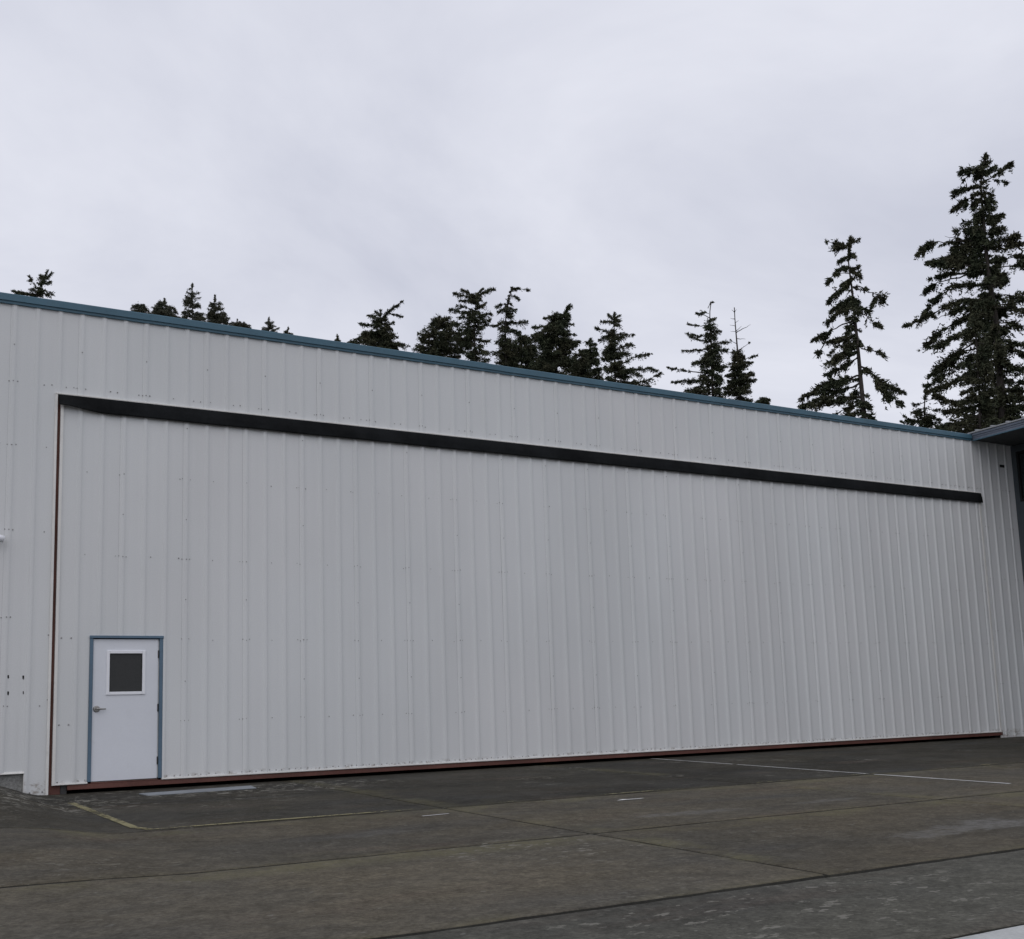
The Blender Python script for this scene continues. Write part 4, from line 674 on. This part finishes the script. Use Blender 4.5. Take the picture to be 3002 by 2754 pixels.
dict(label='low rounded fir at the foot of the bushy fir, beside the narrow short fir',base=(38.3,42.02),lat=(0.8268,-0.5626),trunk=[(-0.01,24.5),(-0.0,23.65),(0.0,22.61)],br=[],L=[(-0.29,24.33),(-0.59,23.87),(-0.89,23.23),(-0.9,22.76)],R=[(0.25,24.2),(0.5,23.71),(0.66,23.14),(0.73,22.57)],slope=(-0.1,-0.1),w=0.25,fill=40,dens=1.0,bare=0,tone=0.5),
dict(label='little low fir top showing just above the eave right of the dead spired fir',base=(53.49,41.29),lat=(0.7246,-0.6892),trunk=[(0.03,22.97),(0.02,22.8),(0.0,22.46)],br=[],L=[(-0.32,22.8),(-0.53,22.57)],R=[(0.35,22.68),(0.63,22.81),(0.53,22.41)],slope=(0.15,0.15),w=0.16,fill=16,dens=1.0,bare=0,tone=0.4),
dict(label='small open young fir low between the tall leaning fir and the tallest fir',base=(45.14,20.88),lat=(0.6262,-0.7797),trunk=[(0.22,16.69),(0.1,16.04),(0.0,14.84)],br=[([(0.13,16.18),(-0.2,16.08),(-0.44,16.15)],0.13,0.2),([(0.07,15.67),(-0.16,15.78),(-0.54,15.75)],0.13,0.2),([(0.09,15.89),(0.44,15.7),(0.84,15.65)],0.15,0.3),([(0.04,15.24),(-0.67,15.33),(-1.11,15.87)],0.15,0.2),([(0.03,15.16),(-0.48,15.23),(-1.08,15.38)],0.22,0.2),([(0.04,15.31),(0.47,15.26),(0.79,15.14)],0.18,0),([(0.18,16.47),(0.31,16.6)],0.07,0.3),([(0.15,16.33),(0.41,16.22),(0.63,16.41)],0.06,0.6)],L=[(-0.07,16.06),(-0.37,15.66),(-0.88,15.28)],R=[(0.33,16.01),(0.55,15.46),(0.64,14.94)],slope=(-0.1,-0.1),w=0.15,fill=20,dens=0.7,bare=0,tone=0.45),
]

# ------------------------------------------------------------------ trees
def sample(pl, n):
    pl = np.array(pl, float); d = np.r_[0, np.cumsum(np.linalg.norm(np.diff(pl, axis=0), axis=1))]
    t = np.linspace(0, d[-1], n); out = np.stack([np.interp(t, d, pl[:, k]) for k in range(pl.shape[1])], 1)
    for _ in range(2):
        if n > 4: out[1:-1] = (out[:-2]+2*out[1:-1]+out[2:])/4
    return out, d[-1]
def unit(a): return a/np.maximum(np.linalg.norm(a, axis=-1, keepdims=True), 1e-9)
LAT = np.random.default_rng(5).uniform(0, 1, (32, 32, 32))
def vnoise(p):
    i = np.floor(p).astype(int); f = p-i; f = f*f*(3-2*f); i &= 31; j = (i+1) & 31
    def L(a, b, c): return LAT[a[:, 0], b[:, 1], c[:, 2]]
    x = lambda b, c: L(i, b, c)*(1-f[:, 0])+L(j, b, c)*f[:, 0]
    y = lambda c: x(i, c)*(1-f[:, 1])+x(j, c)*f[:, 1]
    return y(i)*(1-f[:, 2])+y(j)*f[:, 2]
class Foliage:
    def __init__(s): s.q = []
    def spray(s, P, w, dens, bare=0., leaf=.10, fat=1., thr=.43):
        """needle tufts on short drooping side shoots along the limb P (n,3)"""
        n = len(P); seg = np.linalg.norm(np.diff(P, axis=0), axis=1); Ltot = seg.sum()
        if Ltot < .05: return
        ns = max(3, int(Ltot*(1-bare)/.042*dens))
        t = np.sort(rng.uniform(bare, 1, ns))
        clump = .55+.75*np.array([mnoise.noise((float(P[0, 0])*3+tt*Ltot*1.1, float(P[0, 2])*3, 2.2)) for tt in t])
        idx = t*(n-1); i0 = np.clip(idx.astype(int), 0, n-2); fr = (idx-i0)[:, None]
        c = P[i0]*(1-fr)+P[i0+1]*fr
        tan = unit(P[i0+1]-P[i0])
        side = unit(np.cross(tan, np.array([0, 0, 1.])+rng.normal(0, .15, (ns, 3))))
        for sgn in (-1, 1):
            taper = np.clip((1-t)*2.6+.30, .3, 1)*np.clip((t-bare)*6/(1-bare+1e-6)+.35, .35, 1)
            ln = 1.35*fat*w*taper*rng.uniform(.45, 1.25, ns)*np.clip(clump+.45, .25, 1.35)
            up = np.array([0, 0, 1.])
            dirn = unit(tan*rng.uniform(.35, 1.0, (ns, 1))+side*sgn*rng.uniform(.3, 1.0, (ns, 1))+up*rng.normal(-.06, .34, (ns, 1)))
            m = 9
            for k in range(m):
                f = (k+rng.uniform(0, 1, ns))/m
                keep = (rng.uniform(0, 1, ns) < np.clip(.5+ln*1.2, 0, 1))
                o = c+dirn*(ln*f)[:, None]-np.array([0, 0, 1.])*(.30*ln*f**2)[:, None]+rng.normal(0, .028, (ns, 3))
                keep &= (.65*vnoise(o*2.3+31.7)+.35*vnoise(o*5.1+7.3)) > thr
                d = unit(dirn+rng.normal(0, .55, (ns, 3)))
                b = unit(np.cross(d, rng.normal(0, 1, (ns, 3))))
                L = leaf*1.1*rng.uniform(.6, 1.7, (ns, 1)); W = leaf*.33*rng.uniform(.7, 1.4, (ns, 1))
                q = np.stack([o-d*L*.35, o+b*W, o+d*L, o-b*W], 1)
                s.q.append(q[keep])
    def build(s, name, mat, parent):
        q = np.concatenate(s.q); n = len(q)
        me = bpy.data.meshes.new(name)
        me.vertices.add(n*4); me.vertices.foreach_set('co', q.reshape(-1).astype(np.float32))
        me.loops.add(n*4); me.loops.foreach_set('vertex_index', np.arange(n*4, dtype=np.int32))
        me.polygons.add(n); me.polygons.foreach_set('loop_start', np.arange(0, n*4, 4, dtype=np.int32))
        me.update(calc_edges=True); me.validate()
        return put(name, me, mat, parent), n
NQ = 0
for ti, T in enumerate(TREES):
    bx, by = T['base']; lat = np.array([T['lat'][0], T['lat'][1], 0.]); dep = np.array([-T['lat'][1], T['lat'][0], 0.]); up = np.array([0, 0, 1.])
    root = thing('fir_tree', T['label'], 'tree', (bx, by, 0), 'firs behind the hangar')
    to3 = lambda q, d=0.: lat*q[0]+up*q[1]+dep*d
    tr = [tuple(p) for p in T['trunk']]
    zt, zb = tr[0][1], tr[-1][1]
    H = zt-zb
    trunk_pts = [to3(p) for p in tr]+[to3((tr[-1][0]*.7, zb*.66)), to3((tr[-1][0]*.3, zb*.3)), to3((0, -.3))]
    w = MB()
    r0 = .012*zt+.05
    TP, TL = sample(trunk_pts, 40)
    zs = TP[:, 2]
    rad = [max(.03, r0*((zt-z)/zt)**.95*(.75 if T['bare'] else .75)+.02) for z in zs]
    if ti == 1: rad = [r*1.25 for r in rad]
    if ti == 2: rad = [r*.8 for r in rad]
    w.tube([Vector(p) for p in TP], rad, 9, smooth=True)
    fo = Foliage(); dens = T['dens']
    big = H > 8
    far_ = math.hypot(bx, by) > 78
    fat = 1.34 if ti == 1 else 1.22 if big else .95 if far_ else .95
    def limb(P, r, bare_only=False):
        n = len(P); w.tube([Vector(p) for p in P], [max(.008, r*(1-i/(n-1))+.008) for i in range(n)], 4, caps=False)
    def tx(z): return float(np.interp(z, zs[::-1], TP[::-1] @ lat))
    # boughs the photograph shows one by one
    for pts, bw, bare in T['br']:
        sgn = rng.choice([-1, 1]); ln = math.hypot(pts[-1][0]-pts[0][0], pts[-1][1]-pts[0][1])
        dz = sgn*rng.uniform(.05, .45)*ln
        m = len(pts)
        P3 = [to3(p, dz*i/(m-1)) for i, p in enumerate(pts)]
        P, L = sample(P3, max(6, int(ln/.25)+4))
        P[1:-1] += rng.normal(0, .015*ln**.5, P[1:-1].shape)
        limb(P, .012*ln+.012)
        if bare >= 1:
            continue
        fo.spray(P, bw, dens*(2.3 if big else 1.55), bare, .098 if big else .074, fat, .41 if big else .30)
    # fuller boughs around the stem, whose reach follows the outline on both sides
    Ls = sorted([(p[1], tx(p[1])-p[0]) for p in T['L']]); Rs = sorted([(p[1], p[0]-tx(p[1])) for p in T['R']])
    def reach(a, z): return max(.15, float(np.interp(z, [p[0] for p in a], [p[1] for p in a])))
    zlow = zb-max(2.0, .30*H)
    nf = int(T['fill']*1.3); traced = len(T['br']) > 0
    for k in range(nf+int(nf*.30)):
        hidden = k >= nf
        if hidden: z = rng.uniform(zlow, zb)
        else:
            top = max(p[0] for p in Ls+Rs)
            z = zb+(min(zt, top+.02*H)-zb)*(1-rng.uniform(0, 1)**.85)
        ph = rng.uniform(0, 2*math.pi)
        if not traced: ph = (0 if rng.uniform() < .5 else math.pi)+rng.normal(0, .75)
        c, sn = math.cos(ph), math.sin(ph)
        if hidden: zr = zb
        else: zr = z
        rr = reach(Rs if c > 0 else Ls, zr); sl = T['slope'][1 if c > 0 else 0]
        if traced and not big: ext = rr*rng.uniform(.5, 1.0)
        elif traced: ext = min(rr, .9*(reach(Ls, zr)+reach(Rs, zr))/2+.2)*rng.uniform(.45, .95)*(1-.25*abs(c))
        else: ext = rr*rng.uniform(.72, 1.06)
        a0 = np.array(to3((tx(z), z)))
        if z < zb: a0 = np.array([np.interp(z, zs[::-1], TP[::-1, q_]) for q_ in range(3)])
        d = lat*c+dep*sn
        ss = sl+rng.normal(0, .10)
        pts = [a0, a0+d*ext*.35-up*ext*.35*ss*.5, a0+d*ext*.7-up*ext*.7*ss*.9, a0+d*ext-up*ext*ss*1.0]
        if not traced or True:
            shift = up*ext*ss*(.8 if not traced else .3)
            pts = [pts[0]+shift*1.0]+[p+shift for p in pts[1:]]
            if pts[0][2] > zt-.05: pts = [np.array([p[0], p[1], min(p[2], zt-.1)]) for p in pts]
        P, L = sample(pts, max(6, int(ext/.25)+4)); P[1:-1] += rng.normal(0, .02*ext**.5, P[1:-1].shape)
        limb(P, .011*ext+.01)
        fo.spray(P, T['w']*rng.uniform(.8, 1.4)*(1.15 if hidden else 1), dens*(1.8 if big else 1.4), .12 if ext > 1.2 else .02, .098 if big else .066 if far_ else .074, fat, .43 if big else .33)
    # leading shoot
    lead, _ = sample([TP[2], TP[1], TP[0], TP[0]+np.array([0, 0, .12])], 6)
    if T['label'].find('dead spire') < 0: fo.spray(lead, T['w']*.55, dens*1.5, 0, .09)
    w.build('trunk', M['bark'], root)
    cr_, n = fo.build('crown', M['needle_pale_haze'] if T['tone'] > .75 or far_ else M['needle'], root)  # far firs take the pale needles, haze painted into the foliage
    NQ += n
print('needle quads', NQ)
